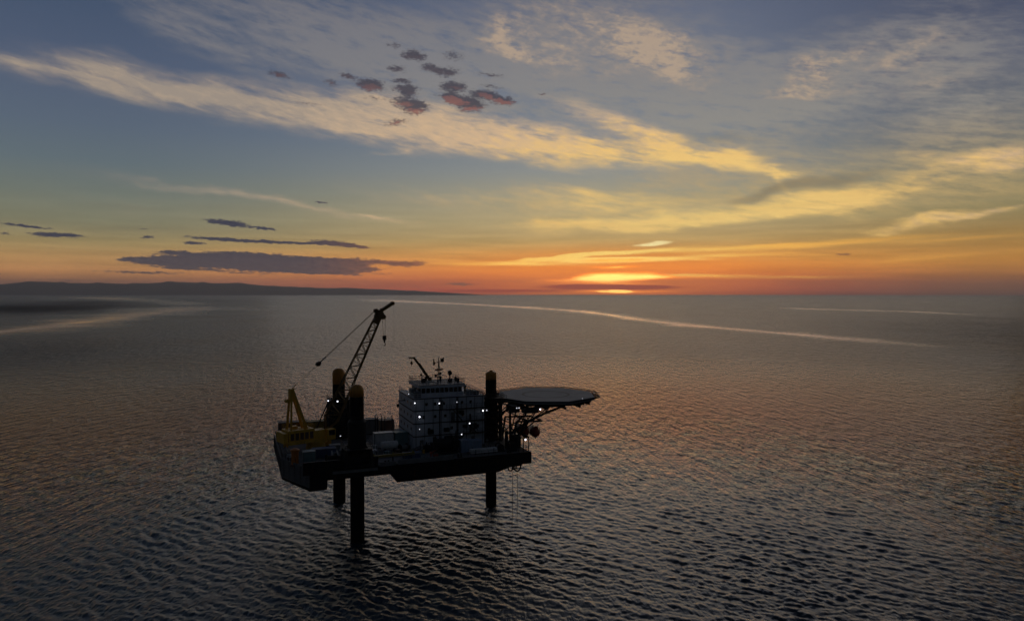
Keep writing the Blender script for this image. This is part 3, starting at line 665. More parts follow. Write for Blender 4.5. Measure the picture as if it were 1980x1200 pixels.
C(g, 'boom_pendant', MT['cable'])
g = MB()
for j in (-.35, -.12, .12, .35): g.tube(apex+Vector((0, j, 0)), blk+Vector((0, j, 0)), .012, n=4)
C(g, 'luffing_rope', MT['cable'])
g = MB(); d_ = (top-blk).normalized(); g.bar(blk-d_*.5, blk+d_*.6, .9, .65); g.tube(blk+Vector((0, -.5, 0)), blk+Vector((0, .5, 0)), .48, n=12); g.bar(blk, blk+d_*2.6, .3, .16)
C(g, 'floating_sheave_block', MT['dark'])
hx = hd+Vector((1.3, 0, -1.2)); hz = 4.6
g = MB()
for dx in (-.55, .25): g.tube(hx+Vector((dx, 0, 0)), hx+Vector((dx*.55, 0, -hz)), .045, n=4)
C(g, 'hoist_rope', MT['cable'])
g = MB(); g.box(hx+Vector((0, 0, -hz-.4)), (.85, .5, 1.1)); g.tube(hx+Vector((0, 0, -hz-.9)), hx+Vector((0, 0, -hz-1.7)), .32, .16, 8)
g.path([hx+Vector((.0, 0, -hz-1.6)), hx+Vector((.3, 0, -hz-2.0)), hx+Vector((.15, 0, -hz-2.4)), hx+Vector((-.2, 0, -hz-2.3))], .11, 6)
C(g, 'hook_block', MT['dark'], bevel=.03)
g = MB(); g.tube(hd+fly+Vector((.45, 0, 0)), hd+fly+Vector((.45, 0, -11.5)), .014, n=4); C(g, 'whip_line', MT['cable'])
# ------------------------------------------------------------------ everything else that stands on the rig
def TH(name, label, cat, base, parts, rot=None, group=None):
    """parts: list of (part name, material, builder(mb)) in local coordinates"""
    o = thing(name, label, cat, base, rot, group)
    for pn, m, fn in parts:
        g = MB(); fn(g); g.build(pn, MT[m], o, bevel=.02)
    return o
# roof crane
TH('deck_crane', 'small dark boom crane on the wheelhouse roof', 'crane', (31.0, 20, BT+.1), [
    ('pedestal', 'boom', lambda g: g.tube((0, 0, 0), (0, 0, 1.0), .45, n=12)),
    ('boom', 'boom', lambda g: (g.bar((.1, 0, .2), (-4.2, 0, 6.1), .45, .5), g.bar((-4.0, 0, 6.0), (-5.4, 0, 5.95), .35, .35), g.bar((-.9, 0, 1.5), (-2.9, 0, 4.5), .4, .62))),
    ('ram', 'dark', lambda g: g.bar((-.2, 0, .0), (-1.9, 0, 2.5), .18, .18)),
    ('hook_block', 'dark', lambda g: (g.tube((-4.7, 0, 5.9), (-4.7, 0, 5.0), .02, n=4), g.ball((-4.7, 0, 4.7), .34, (1, 1, 1.3), 10, 8), g.tube((-4.7, 0, 4.3), (-4.7, 0, 4.0), .08, n=6)))])
# containers
def container(label, base, size, m, rot=0, trim='dark', group='shipping containers on the deck'):
    l, b, h = size
    o = thing('container', label, 'container', base, ROT+R(rot), group)
    g = MB(); g.b2((-l/2, -b/2, .06), (l/2, b/2, h))
    k = int(l/.45)
    for i in range(k): g.b2((-l/2+.1+i*(l-.2)/k, -b/2-.05, .3), (-l/2+.1+(i+.5)*(l-.2)/k, -b/2+.01, h-.25))
    g.build('body', MT[m], o)
    g = MB()
    for sx in (-1, 1):
        for sy in (-1, 1): g.box((sx*l/2, sy*b/2, h/2), (.16, .16, h+.06))
    for z in (.1, h-.05):
        for sy in (-1, 1): g.box((0, sy*b/2, z), (l-.18, .13, .16))
        for sx in (-1, 1): g.box((sx*l/2, 0, z), (.13, b-.18, .16))
    g.build('frame', MT[trim], o)
    g = MB()
    for s_ in (-1, 1): g.b2((l/2+.005, .03*s_ if s_ > 0 else -b/2+.12, .2), (l/2+.06, b/2-.12 if s_ > 0 else -.03, h-.2)); g.tube((l/2+.09, s_*.35, .25), (l/2+.09, s_*.35, h-.25), .03, n=5)
    g.build('door', MT[m], o)
    return o
Z = D+.05
container('grey brown container on the far left edge behind the crane', (-1.4, 34.4, Z), (6.1, 2.4, 4.3), 'brown', 0, 'grey')
container('dull yellow container right of the crane house by the far left leg', (5.0, 34.4, Z), (6.1, 2.4, 4.1), 'line', 0, 'grey')
container('dark container behind the nearest leg at the far deck edge', (17.6, 33.0, Z), (4.8, 2.4, 3.9), 'grey')
container('grey container with posts on top at the far deck edge', (22.6, 33.2, Z), (3.6, 2.4, 3.4), 'brown', 0, 'grey')
container('light grey container beside the nearest leg', (18.2, 15.5, Z), (4.6, 2.5, 3.6), 'whitish', 0, 'grey')
container('teal grey container against the left wall of the living quarters', (22.3, 15.2, Z), (2.9, 2.5, 3.5), 'teal', 0, 'teal')
container('small teal container in front of the main crane', (.1, 6.0, Z), (2.6, 2.4, 2.7), 'teal', 0, 'grey')
container('long dark blue container between the crane and the bulwark', (3.8, 10.4, Z), (5.0, 2.4, 2.1), 'bluec', 0, 'grey')
container('pale blue grey container left of the pair at the right end', (34.9, 4.0, Z), (2.2, 2.3, 2.7), 'blue', 0, 'blue')
container('pale blue grey container right of the pair at the right end', (37.4, 4.0, Z), (2.4, 2.3, 2.5), 'blue', 0, 'blue')
container('low blue container on the near deck edge between two legs', (21.6, 1.2, Z), (3.6, 2.0, 1.5), 'bluec', 0, 'grey')
# tanks, winches and loose gear
TH('storage_tank', 'round grey tank lying in front of the light grey container', 'tank', (18.6, 10.4, Z), [
    ('shell', 'whitish', lambda g: (g.tube((-1.7, 0, 1.5), (1.7, 0, 1.5), .95, n=20), g.ball((-1.7, 0, 1.5), .95, (.4, 1, 1)), g.ball((1.7, 0, 1.5), .95, (.4, 1, 1)))),
    ('saddle', 'dark', lambda g: (g.box((-1.1, 0, .4), (.3, 1.6, .8)), g.box((1.1, 0, .4), (.3, 1.6, .8))))])
TH('orange_bollard_post', 'stout orange post at the chamfered left corner', 'post', (-2.9, 4.6, Z), [
    ('post', 'orange', lambda g: g.lathe((0, 0, 0), [(.75, 0), (.75, 3.1), (.95, 3.15), (.95, 3.5), (.4, 3.75)], 20)),
    ('base', 'brown', lambda g: g.lathe((0, 0, -.0), [(1.05, 0), (1.05, .35), (.8, .45)], 20))])
def winch(label, base, s, m, rot=0):
    return TH('winch', label, 'winch', base, [
        ('drum', m, lambda g: g.tube((-1.0*s, 0, 1.1*s), (1.0*s, 0, 1.1*s), .65*s, n=18)),
        ('flange', 'dark', lambda g: g.tube((-1.05*s-.06, 0, 1.1*s), (-1.05*s+.06, 0, 1.1*s), 1.0*s, n=20)),
        ('flange', 'dark', lambda g: g.tube((1.05*s-.06, 0, 1.1*s), (1.05*s+.06, 0, 1.1*s), 1.0*s, n=20)),
        ('frame', 'dark', lambda g: (g.box((0, 0, .15*s), (2.9*s, 2.2*s, .3*s)), g.bar((-1.3*s, -.9*s, .2*s), (-1.3*s, 0, 1.2*s), .2, .2), g.bar((1.3*s, -.9*s, .2*s), (1.3*s, 0, 1.2*s), .2, .2), g.box((1.6*s, 0, 1.0*s), (.6*s, .8*s, .9*s))))],
        rot=ROT+R(rot), group='winches on the deck')
winch('large black winch in front of the living quarters', (30.0, 4.6, Z), 1.9, 'dark')
winch('small winch with a wire drum between tank and teal container', (21.6, 9.0, Z), .9, 'grey', 20)
winch('mooring winch on the right end near the corner posts', (42.6, 1.4, Z), .85, 'grey', 90)
winch('black winch on the deck left of the nearest leg', (4.6, 4.0, Z), 1.0, 'dark', 15)
TH('generator_set', 'tall black generator below the stairs of the living quarters', 'generator', (32.9, 7.0, Z), [
    ('enclosure', 'dark', lambda g: g.b2((-1.7, -1.2, .2), (1.7, 1.2, 3.1))),
    ('exhaust', 'dark', lambda g: (g.tube((.9, 0, 3.1), (.9, 0, 4.3), .2, n=10), g.tube((.9, 0, 4.3), (1.4, 0, 4.6), .2, n=10))),
    ('skid', 'grey', lambda g: g.b2((-1.9, -1.3, 0), (1.9, 1.3, .2)))])
TH('pump_skid', 'black pump skid at the left foot of the living quarters', 'pump', (27.2, 7.2, Z), [
    ('skid', 'dark', lambda g: g.b2((-1.8, -1.0, 0), (1.8, 1.0, .25))),
    ('pump', 'dark', lambda g: (g.tube((-1.3, 0, 1.0), (.2, 0, 1.0), .55, n=14), g.box((1.0, 0, 1.1), (1.1, 1.2, 1.6)), g.tube((-.6, 0, 1.0), (-.6, 0, 2.3), .16, n=8))),
    ('pipe', 'grey', lambda g: g.path([(-.6, 0, 2.2), (-.6, -.9, 2.2), (.8, -.9, 2.2), (.8, -.9, .3)], .11, 8))])
def pipe_stack(g):
    for r in range(3):
        for k in range(6-r): g.tube((-3.2, (k+r*.5)*.34-.9, .35+r*.3), (3.2, (k+r*.5)*.34-.9, .35+r*.3), .16, n=8)
TH('pipe_rack', 'rack of grey pipes on the near deck right of the winch', 'pipes', (38.4, .9, Z), [
    ('pipe_bundle', 'whitish', pipe_stack), ('cradle', 'dark', lambda g: [g.box((x, 0, .1), (.2, 2.4, .2)) for x in (-2.2, 0, 2.2)]+[g.box((x, y, .6), (.14, .14, 1.2)) for x in (-2.2, 2.2) for y in (-1.15, 1.15)])])
TH('lifting_beam', 'weathered yellow lifting beam lying on the near deck', 'beam', (17.2, .2, Z+1.45), [
    ('beam', 'line', lambda g: (g.b2((-4.6, -.2, .2), (4.9, .2, .32)), g.b2((-4.6, -.2, -.2), (4.9, .2, -.1)), g.b2((-4.6, -.05, -.1), (4.9, .05, .2)))),
    ('trestle', 'dark', lambda g: [g.bar((x, s_*.7, -1.44), (x, s_*.12, -.22), .14, .14) for x in (-3.8, 0, 4.0) for s_ in (-1, 1)]),
    ('pad_eye', 'line', lambda g: [g.tube((x, -.05, .45), (x, .05, .45), .22, n=12) for x in (-4.2, .1, 4.5)])])
TH('fire_monitor', 'small red fire monitor near the front of the deck', 'fire monitor', (25.7, -.2, Z), [
    ('stand', 'red', lambda g: (g.tube((0, 0, 0), (0, 0, 1.2), .16, n=8), g.lathe((0, 0, 0), [(.45, 0), (.45, .2), (.2, .3)], 14))),
    ('nozzle', 'red', lambda g: (g.box((0, 0, 1.35), (.6, .5, .5)), g.tube((.1, 0, 1.4), (1.1, -.2, 1.9), .14, .09, 8)))])
TH('tool_box', 'dark red tool box beside the fire monitor', 'box', (26.9, .3, Z), [
    ('body', 'red', lambda g: g.b2((-.5, -.4, .1), (.5, .4, .9))), ('lid', 'brown', lambda g: g.b2((-.54, -.44, .9), (.54, .44, 1.02))), ('foot', 'dark', lambda g: (g.b2((-.5, -.4, 0), (-.3, .4, .1)), g.b2((.3, -.4, 0), (.5, .4, .1))))])
TH('cable_reel', 'upright grey cable reel right of the small teal container', 'reel', (5.6, 6.6, Z), [
    ('drum', 'grey', lambda g: g.tube((-.5, 0, 1.1), (.5, 0, 1.1), .7, n=16)), ('rim', 'whitish', lambda g: [g.tube((x-.05, 0, 1.1), (x+.05, 0, 1.1), 1.1, n=22) for x in (-.55, .55)]),
    ('stand', 'dark', lambda g: [g.bar((x, y, 0), (x, 0, 1.1), .12, .12) for x in (-.7, .7) for y in (-.7, .7)])])
TH('deck_locker', 'pale low locker under the left foot of the crane', 'locker', (-3.3, 12.4, Z), [
    ('body', 'whitish', lambda g: g.b2((-.7, -.5, .1), (.7, .5, 1.1))), ('lid', 'grey', lambda g: g.b2((-.75, -.55, 1.1), (.75, .55, 1.22)))])
TH('deck_locker', 'grey locker with pale lid between crane and nearest leg', 'locker', (6.8, 15.5, Z), [
    ('body', 'grey', lambda g: g.b2((-1.2, -.6, .1), (1.2, .6, 1.5))), ('lid', 'whitish', lambda g: g.b2((-1.25, -.65, 1.5), (1.25, .65, 1.65)))])
TH('hydraulic_power_unit', 'yellow machinery block between crane house and far left leg', 'machinery', (5.2, 22.5, Z), [
    ('enclosure', 'crane', lambda g: g.b2((-1.6, -1.3, .2), (1.6, 1.3, 3.9))), ('tank', 'line', lambda g: g.tube((-1.2, 0, 4.2), (1.2, 0, 4.2), .4, n=12)), ('skid', 'dark', lambda g: g.b2((-1.8, -1.4, 0), (1.8, 1.4, .2)))])
TH('service_crane', 'short yellow knuckle crane beside the large crane house', 'crane', (-3.4, 24.5, Z), [
    ('pedestal', 'crane', lambda g: g.tube((0, 0, 0), (0, 0, 3.0), .6, n=14)), ('arm', 'crane', lambda g: (g.bar((0, 0, 3.0), (1.9, -.8, 4.6), .5, .6), g.bar((1.9, -.8, 4.6), (3.4, -1.6, 3.2), .4, .45))), ('cab', 'whitish', lambda g: g.b2((-.5, -1.4, 2.4), (.5, -.6, 3.7)))])
TH('vent_stack', 'cluster of thin vent pipes on the far deck edge', 'vent', (20.2, 30.6, Z), [
    ('pipe', 'dark', lambda g: [g.tube((x, y, 0), (x, y, h), .13, n=8) for x, y, h in ((-1, 0, 5.0), (-.3, .3, 4.7), (.6, 0, 5.1), (1.5, .2, 4.6), (3.4, 0, 4.9))]), ('base', 'grey', lambda g: g.b2((-1.4, -.4, 0), (3.8, .7, .4)))])
for u, v in ((-3.6, 9.4), (-1.2, 1.0), (15.6, -1.3), (24.2, -1.3), (32.0, -1.3), (44.0, -1.2)):
    g = MB(); g.b2((u-.6, v-.3, D+.06), (u+.6, v+.3, D+.16))
    for s_ in (-.35, .35): g.lathe((u+s_, v, D+.15), [(.17, 0), (.17, .6), (.23, .62), (.23, .7), (.1, .74)], 12)
    P(g, 'bollard', MT['dark'])
for u, v, h in ((14.8, 6.0, 1.3), (23.2, 6.6, 1.1), (41.6, 7.0, 1.5), (43.4, 6.2, 1.1), (13.6, 21, 1.6), (7.4, 10.5, 1.2)):
    g = MB(); g.tube((u, v, D), (u, v, D+h), .2, n=10); g.lathe((u, v, D+h), [(.42, -.08), (.45, 0), (.3, .2), (.05, .26)], 14); P(g, 'mushroom_vent', MT['grey'])
g = MB()
for k in range(3): g.path([(14.0, 4.6+k*.32, D+.35), (23.8, 4.6+k*.32, D+.35), (23.8, 8.6+k*.32, D+.35), (25.6, 9.4, D+.35+k*.3)], .1, 6)
for u in (15, 18, 21, 23.5): g.box((u, 4.9, D+.18), (.15, 1.3, .28))
P(g, 'deck_piping', MT['grey'])
g = MB()
for k in range(2): g.path([(31.5, 1.2+k*.4, D+.3), (43.8, 1.2+k*.4, D+.3)], .09, 6)
g.path([(-3.5, 15, D+.3), (-3.5, 30, D+.3), (3, 33, D+.3)], .12, 6); P(g, 'deck_piping', MT['grey'])
def crate(label, base, size, m, rot=0):
    l, b, h = size
    TH('crate', label, 'crate', base, [
        ('body', m, lambda g: g.b2((-l/2, -b/2, .12), (l/2, b/2, h))),
        ('batten', 'dark', lambda g: [g.b2((x-.05, -b/2-.04, .12), (x+.05, b/2+.04, h+.04)) for x in (-l/2+.15, 0, l/2-.15)]),
        ('skid', 'dark', lambda g: [g.b2((x-.1, -b/2, 0), (x+.1, b/2, .12)) for x in (-l/3, l/3)])], rot=ROT+R(rot), group='crates on the deck')
crate('pale crate on the deck just right of the nearest leg', (14.6, 8.4, Z), (1.6, 1.2, 1.2), 'whitish', 12)
crate('teal crate in front of the round grey tank', (17.4, 7.2, Z), (1.5, 1.1, .9), 'teal', -8)
crate('brown crate between the tank and the small wire winch', (19.8, 6.9, Z), (1.2, 1.0, 1.1), 'brown', 20)
crate('dark blue crate behind the nearest leg tower', (13.4, 12.6, Z), (2.2, 1.5, 1.6), 'bluec', 0)
crate('pale crate at the foot of the storage tank on its left', (15.4, 11.8, Z), (1.4, 1.2, 1.5), 'whitish', -15)
crate('grey crate at the right end beside the mooring winch', (40.3, 3.4, Z), (1.5, 1.3, 1.1), 'grey', 5)
crate('white crate beside the crane house near the left bulwark', (1.9, 14.2, Z), (1.7, 1.3, 1.2), 'whitish', 30)
def drum(label, base, m):
    TH('oil_drum', label, 'drum', base, [
        ('shell', m, lambda g: g.lathe((0, 0, 0), [(.29, 0), (.29, .28), (.31, .3), (.29, .32), (.29, .58), (.31, .6), (.29, .62), (.29, .88)], 16)),
        ('lid', 'dark', lambda g: g.lathe((0, 0, .88), [(.3, 0), (.3, .03), (.26, .035)], 16))], group='oil drums by the pump')
drum('red oil drum left of the blue one by the pump skid', (24.0, 5.8, Z), 'red')
drum('blue oil drum between the red and the yellow one', (24.8, 5.7, Z), 'blue')
drum('yellow oil drum right of the blue one by the pump skid', (25.6, 5.8, Z), 'crane')
TH('gas_bottle_rack', 'rack of tall gas bottles against the foot of the living quarters', 'gas bottles', (26.6, 9.0, Z), [
    ('rack', 'dark', lambda g: [g.b2((-.9, -.3, z), (.9, -.25, z+.06)) for z in (.1, .8, 1.4)]+[g.tube((x, -.28, 0), (x, -.28, 1.6), .04, n=5) for x in (-.9, .9)]),
    ('gas_bottle', 'whitish', lambda g: [g.lathe((x, 0, .02), [(.13, 0), (.13, 1.3), (.08, 1.45), (.04, 1.5), (.04, 1.6)], 10) for x in (-.7, -.35, 0, .35, .7)])])
def lifeboat(label, base, rot):
    o = thing('lifeboat', label, 'lifeboat', base, ROT+R(rot), 'enclosed lifeboats hanging at the right end')
    g = MB()
    sec = [(-3.1, .35, .5), (-2.6, .95, .95), (-1.4, 1.35, 1.2), (0, 1.45, 1.25), (1.4, 1.35, 1.2), (2.6, .95, .95), (3.2, .3, .45)]
    def ring(g, x, wy, hz, a0, a1, n, zc):
        return [g.b.verts.new((x, wy*math.cos(R(a0+(a1-a0)*k/n)), zc+hz*math.sin(R(a0+(a1-a0)*k/n)))) for k in range(n+1)]
    rows = [ring(g, x, wy, hz*1.15, 180, 360, 10, 1.55) for x, wy, hz in sec]
    for a, b in zip(rows, rows[1:]):
        for k in range(10): g.b.faces.new((a[k], a[k+1], b[k+1], b[k]))
    for r in (rows[0], rows[-1]): g.b.faces.new(r)
    for a, b in zip(rows, rows[1:]): g.b.faces.new((a[0], b[0], b[-1], a[-1]))
    g.box((0, 0, .1), (4.6, .16, .3)); g.build('hull', MT['boat'], o, smooth=False)
    g = MB(); rows = [ring(g, x*.96, wy*.93, hz*1.05, 0, 180, 10, 1.58) for x, wy, hz in sec]
    for a, b in zip(rows, rows[1:]):
        for k in range(10): g.b.faces.new((a[k], a[k+1], b[k+1], b[k]))
        g.b.faces.new((a[0], b[0], b[-1], a[-1]))
    for r in (rows[0], rows[-1]): g.b.faces.new(r)
    g.box((-1.9, 0, 2.75), (1.1, 1.0, .55)); g.build('canopy', MT['boat'], o)
    g = MB()
    for s_ in (-1, 1):
        for x in (-1, 0, 1): g.box((x, s_*1.31, 2.05), (.5, .08, .3))
    g.build('window', MT['glass'], o)
    g = MB()
    for x in (-2.2, 2.2): g.tube((x, 0, 2.4), (x, 0, 3.6), .05, n=5)
    g.build('fall', MT['cable'], o)
    return o
lifeboat('dark red lifeboat hanging outermost from the davits under the helideck', (54.6, 8.6, 17.4), 78)
lifeboat('dark red lifeboat on the inner davit close to the hull end', (51.2, 8.4, 17.9), 90)
def hang(name, label, cat, x, y, z0, z1, r=.05, m='cable', grp=None):
    o = thing(name, label, cat, (x, y, z1), None, grp)
    g = MB()
    g.path([(0, 0, 0), (.12, 0, (z0-z1)*.4), (.05, 0, (z0-z1)*.75), (0, 0, z0-z1)], r, 5); g.build('line', MT[m], o)
    g = MB(); g.tube((0, 0, -.1), (0, 0, .25), r*2.4, n=8); g.build('shackle', MT['dark'], o)
    return o
hang('hanging_hose', 'thin dark hose hanging to the water, left of the pair', 'hose', 44.9, -.8, -.5, 12.4, .055, 'dark', 'lines hanging from the right end of the hull')
hang('hanging_hose', 'thin red brown hose hanging to the water, right of the pair', 'hose', 46.2, -.6, -.5, 12.3, .06, 'brown', 'lines hanging from the right end of the hull')
for k, (u, v, z, l_) in enumerate(((37.2, .6, 26, 0),)): pass
# ------------------------------------------------------------------ far hills
rng = np.random.default_rng(5)
def hill_height(px):
    pts = [(-900, 22), (-300, 26), (0, 24), (60, 28), (150, 27), (250, 27), (340, 31), (420, 30), (470, 32), (520, 24), (600, 19), (680, 16), (760, 12), (840, 8), (900, 4), (940, 0), (1000, 0)]
    return np.interp(px, [p[0] for p in pts], [p[1] for p in pts])
HD = 34000.0
g = bmesh.new(); nx, ny = 260, 12
pxs = np.linspace(-900, 1060, nx); nz = np.zeros(nx)
for o_ in range(5):
    fr = 3*2**o_; ph = rng.uniform(0, 6.28, 3)
    nz += (np.sin(np.linspace(0, 1, nx)*6.28*fr+ph[0])+np.sin(np.linspace(0, 1, nx)*6.28*fr*1.37+ph[1]))/(1.7**o_)
grid = []
for i in range(nx):
    az = math.atan2(pxs[i]-990, F); hh = (hill_height(pxs[i])*.72+nz[i]*.7*min(1, hill_height(pxs[i])/15))/F*HD/math.cos(az)
    col = []
    for j in range(ny):
        t = j/(ny-1); rr = (HD-2500+5000*t)/math.cos(az)
        z = max(0, hh)*math.sin(math.pi*t)**.8*(1+.12*math.sin(i*.7+j*1.9)*(1 if 0 < t < 1 else 0)*(.0 if abs(t-.5) < .06 else 1)) - 3
        col.append(g.verts.new((rr*math.sin(az), rr*math.cos(az), z)))
    grid.append(col)
for i in range(nx-1):
    for j in range(ny-1): g.faces.new((grid[i][j], grid[i+1][j], grid[i+1][j+1], grid[i][j+1]))
me = bpy.data.meshes.new('hills'); g.to_mesh(me); g.free(); me.polygons.foreach_set('use_smooth', [True]*len(me.polygons))
me.materials.append(mat('hill_ground', (.10, .10, .12), .9, vscale=.0006))
hills = bpy.data.objects.new('hills', me); COL.objects.link(hills); hills['kind'] = 'structure'

# ------------------------------------------------------------------ the sea: one sheet, real waves near, finer grid close to the rig
def onwater(px, py):
    x, u = px-990, 600-py
    y = F*math.cos(TILT)+u*math.sin(TILT); z = -F*math.sin(TILT)+u*math.cos(TILT); t = -CAM_Z/z
    return x*t, y*t
rs = [30.0]
while rs[-1] < 130: rs.append(rs[-1]+(.9 if rs[-1] < 98 else .24))
while rs[-1] < 4000:
    r = rs[-1]; rs.append(r+max(.24, r*r/36676*.52))
while rs[-1] < 41000: rs.append(rs[-1]*1.12)
rs = np.array(rs)
az_in = np.linspace(-R(42), R(42), 1250)
az_out = np.linspace(R(42), R(318), 160)[1:-1]
azs = np.concatenate([az_in, az_out]); na, nr = len(azs), len(rs)
dr = np.gradient(rs)
RR, AA = np.meshgrid(rs, azs, indexing='ij'); X0 = (RR*np.sin(AA)).astype(np.float32); Y0 = (RR*np.cos(AA)).astype(np.float32)
spc = np.maximum(dr, rs*(az_in[1]-az_in[0])).astype(np.float32)
Zw = np.zeros_like(X0); Xd = np.zeros_like(X0); Yd = np.zeros_like(X0)
# calm slicks (current lines): mask in world space
SL = [([(700, 578), (760, 582), (900, 588), (1000, 593.5), (1130, 602), (1230, 617), (1330, 629), (1500, 643), (1650, 656), (1830, 671)], .024, .85),
      ([(1500, 595), (1600, 598), (1750, 602), (1900, 609)], .018, .7),
      ([(-60, 652), (0, 641), (100, 631), (200, 618), (280, 608), (335, 599), (356, 591)], .045, .95),
      ([(356, 591), (320, 583), (230, 577), (150, 574)], .035, .6)]
slick = np.zeros_like(X0)
lr = np.log(RR).astype(np.float32); azf = AA.astype(np.float32)
sel = (RR > 400) & (RR < 30000) & (np.abs(AA) < R(42))
lrs, azz = lr[sel], azf[sel]
for pts, wd, amp in SL:
    P2 = [(math.atan2(*onwater(px, py)), math.log(math.hypot(*onwater(px, py)))) for px, py in pts]
    pa = np.array([p[0] for p in P2]); pl = np.array([p[1] for p in P2]); s_ = np.zeros(len(lrs), np.float32)
    for k in range(len(P2)-1):
        ax_, al_ = pa[k+1]-pa[k], pl[k+1]-pl[k]; q = .35
        t = np.clip(((azz-pa[k])*ax_+(lrs-pl[k])*al_*q*q)/(ax_**2+(al_*q)**2), 0, 1)
        d2 = ((azz-pa[k]-t*ax_)*.9)**2+((lrs-pl[k]-t*al_))**2
        tt = (k+t)/(len(P2)-1); fade = np.minimum(1, np.minimum(tt, 1-tt)*7+.12)
        wv = wd*(1.15+.25*np.sin(azz*31)+.15*np.sin(azz*83))
        s_ = np.maximum(s_, np.exp(-d2/(wv**2))*fade*amp*(.9+.1*np.sin(azz*47+2)))
    slick[sel] = np.maximum(slick[sel], s_)
for px, py, wa, wl, amp in ((60, 596, .12, .30, 1.0), (230, 584, .10, .22, .6), (60, 680, .12, .25, .25), (1900, 640, .14, .5, .3)):
    x_, y_ = onwater(px, py); a0, l0 = math.atan2(x_, y_), math.log(math.hypot(x_, y_))
    slick[sel] -= (amp*np.exp(-((azz-a0)/wa)**2-((lrs-l0)/wl)**2)*(1-np.clip(slick[sel]*1.5, 0, 1))).astype(np.float32)
rng = np.random.default_rng(11)
NW = 190
lam = np.exp(rng.uniform(math.log(.55), math.log(5.2), NW)); lam.sort(); lam = lam[::-1]
main = R(50)
for i in range(NW):
    L_ = lam[i]; sprd = .36 if L_ > 2.5 else (.5 if L_ > 1.3 else .7)
    th = main+rng.normal(0, sprd) if i % 7 else R(105)+rng.normal(0, .5)
    k = 2*math.pi/L_; slope = .0180*(1.15 if L_ < 2.2 else (2.2/L_)**.5); a = slope/k; ph = rng.uniform(0, 6.28)
    ok = np.where(spc*2.6 < L_)[0]
    if len(ok) == 0: continue
    hi = ok.max()+1
    fd = np.clip((L_/spc[:hi]-2.6)/2.5, 0, 1)[:, None]
    arg = (k*math.cos(th))*X0[:hi]+(k*math.sin(th))*Y0[:hi]+np.float32(ph)
    sn = np.sin(arg); Zw[:hi] += a*fd*sn; cs = np.cos(arg)*(-a*.5)*fd
    Xd[:hi] += cs*math.cos(th); Yd[:hi] += cs*math.sin(th)
inner = (np.abs(AA) <= R(42.01))
gust = np.zeros_like(X0)
for L_, th, ph in ((90, .4, 1), (140, 1.9, 2), (60, 2.7, .3), (210, 1.1, 4), (38, .2, 2.2), (75, 3.0, 5)):
    gust += np.sin(2*math.pi/L_*(X0*math.cos(th)+Y0*math.sin(th))+ph)
gust = np.clip(1+.14*gust, .5, 1.5)
for A_ in (Zw, Xd, Yd): A_ *= gust
for A_ in (Zw, Xd, Yd): A_ *= np.where(inner, 1, 0)*np.clip((R(42)-np.abs(np.where(AA > math.pi, AA-2*math.pi, AA)))/R(3), 0, 1)
V = np.stack([X0+Xd, Y0+Yd, Zw], -1).reshape(-1, 3).astype(np.float32)
V = np.vstack([V, [[0, 0, 0]]]).astype(np.float32)
ii = np.arange(nr-1)[:, None]*na; jj = np.arange(na)[None, :]; j2 = (jj+1) % na
quads = np.stack([ii+jj, ii+na+jj, ii+na+j2, ii+j2], -1).reshape(-1, 4)
tri = np.stack([np.full(na, nr*na), np.arange(na), (np.arange(na)+1) % na], -1)
me = bpy.data.meshes.new('sea'); me.vertices.add(len(V)); me.vertices.foreach_set('co', V.ravel())
me.loops.add(quads.size+tri.size); me.loops.foreach_set('vertex_index', np.concatenate([quads.ravel(), tri.ravel()]).astype(np.int32))
me.polygons.add(len(quads)+len(tri))
me.polygons.foreach_set('loop_start', np.concatenate([np.arange(len(quads))*4, quads.size+np.arange(len(tri))*3]).astype(np.int32))
me.update(calc_edges=True); me.polygons.foreach_set('use_smooth', np.ones(len(me.polygons), bool))
at = me.attributes.new('slick', 'FLOAT', 'POINT'); at.data.foreach_set('value', np.append(np.minimum(slick, 1).ravel(), 0).astype(np.float32))
sea = bpy.data.objects.new('sea', me); COL.objects.link(sea); sea['kind'] = 'structure'
m = bpy.data.materials.new('sea_water'); m.use_nodes = True; t = m.node_tree; b = t.nodes['Principled BSDF']; me.materials.append(m)
b.inputs['Base Color'].default_value = (.012, .032, .052, 1); b.inputs['IOR'].default_value = 1.36
NT = t; NN, LK = t.nodes, t.links
geo = NN.new('ShaderNodeNewGeometry').outputs['Position']
att = NN.new('ShaderNodeAttribute'); att.attribute_name = 'slick'; sk = att.outputs['Fac']
dist = NN.new('ShaderNodeVectorMath'); dist.operation = 'LENGTH'; LK.new(VM('MULTIPLY', geo, (1, 1, 0)), dist.inputs[0]); dist = dist.outputs['Value']
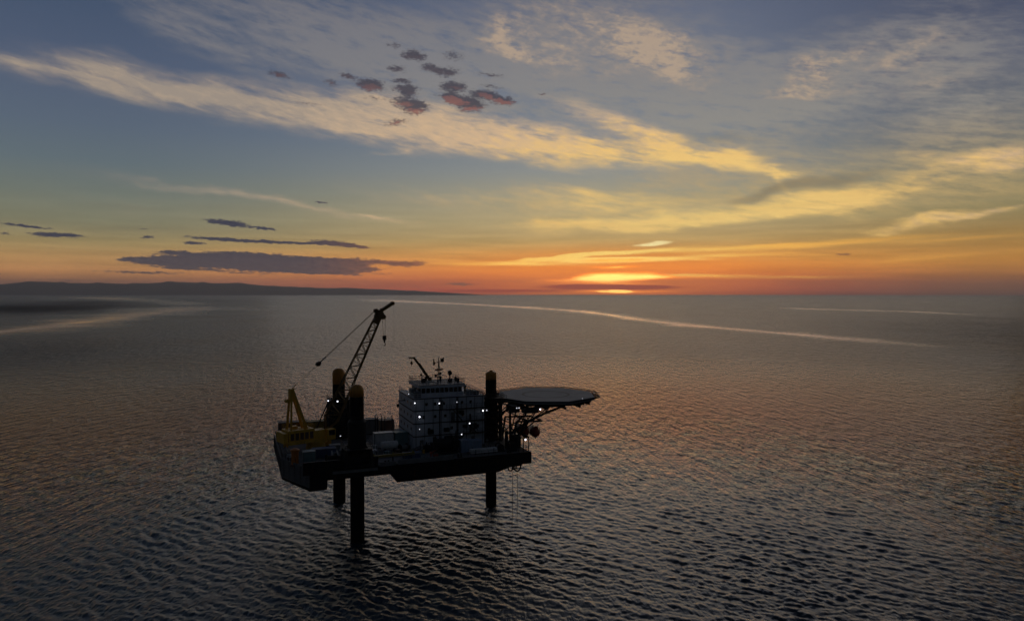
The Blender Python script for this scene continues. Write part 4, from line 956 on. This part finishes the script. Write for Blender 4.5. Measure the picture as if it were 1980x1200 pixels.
def wn(ang, sx, sy, scale, detail, rough):
    v = NN.new('ShaderNodeMapping'); LK.new(geo, v.inputs[0]); v.inputs['Rotation'].default_value = (0, 0, R(ang)); v.inputs['Scale'].default_value = (sx, sy, 0)
    return NOISE(v.outputs[0], scale, detail, rough)['Fac']
n1 = wn(-42, 1, .30, 1.5, 4, .6)          # ripples under 1 m
n2 = wn(-42, 1, .30, .34, 4, .62)          # 6 m waves, for the far water where the mesh is too coarse
n3 = wn(-36, 1, .34, .13, 4, .62)
big = wn(20, 1, .5, .009, 4, .55)           # wind patches
far = SS(dist, 130, 380)
h = M('ADD', M('MULTIPLY', n1, .30), M('ADD', M('MULTIPLY', M('MULTIPLY', n2, 8.5), far), M('MULTIPLY', M('MULTIPLY', n3, 14.0), SS(dist, 220, 900))))
bp = NN.new('ShaderNodeBump'); bp.inputs['Distance'].default_value = 1.0
LK.new(h, bp.inputs['Height'])
sk = M('MULTIPLY', sk, M('MULTIPLY_ADD', wn(15, 1, .35, .02, 5, .65), 1.5, .15))
cal = M('MULTIPLY', M('POWER', M('SUBTRACT', 1.0, M('MULTIPLY', M('MINIMUM', sk, 1.0), .97)), 1.5), M('MULTIPLY_ADD', big, 1.2, .4))
LK.new(M('MULTIPLY', cal, 1.0), bp.inputs['Strength'])
LK.new(bp.outputs[0], b.inputs['Normal'])
rg = M('SUBTRACT', SS(dist, 110, 700, .055, .295), M('MULTIPLY', sk, .26))
LK.new(M('MAXIMUM', rg, .05), b.inputs['Roughness'])

# ------------------------------------------------------------------ evening haze
hb_ = MB(); hb_.b2((-44000, -44000, -12), (44000, 44000, 860))
hz_m = bpy.data.materials.new('evening_haze'); hz_m.use_nodes = True; t = hz_m.node_tree; t.nodes.clear()
pv = t.nodes.new('ShaderNodeVolumePrincipled'); pv.inputs['Color'].default_value = (.96, .96, 1.0, 1); pv.inputs['Density'].default_value = 3.1e-5; pv.inputs['Anisotropy'].default_value = .45
o_ = t.nodes.new('ShaderNodeOutputMaterial'); t.links.new(pv.outputs[0], o_.inputs['Volume'])
hz = hb_.build('haze', hz_m); hz['kind'] = 'stuff'
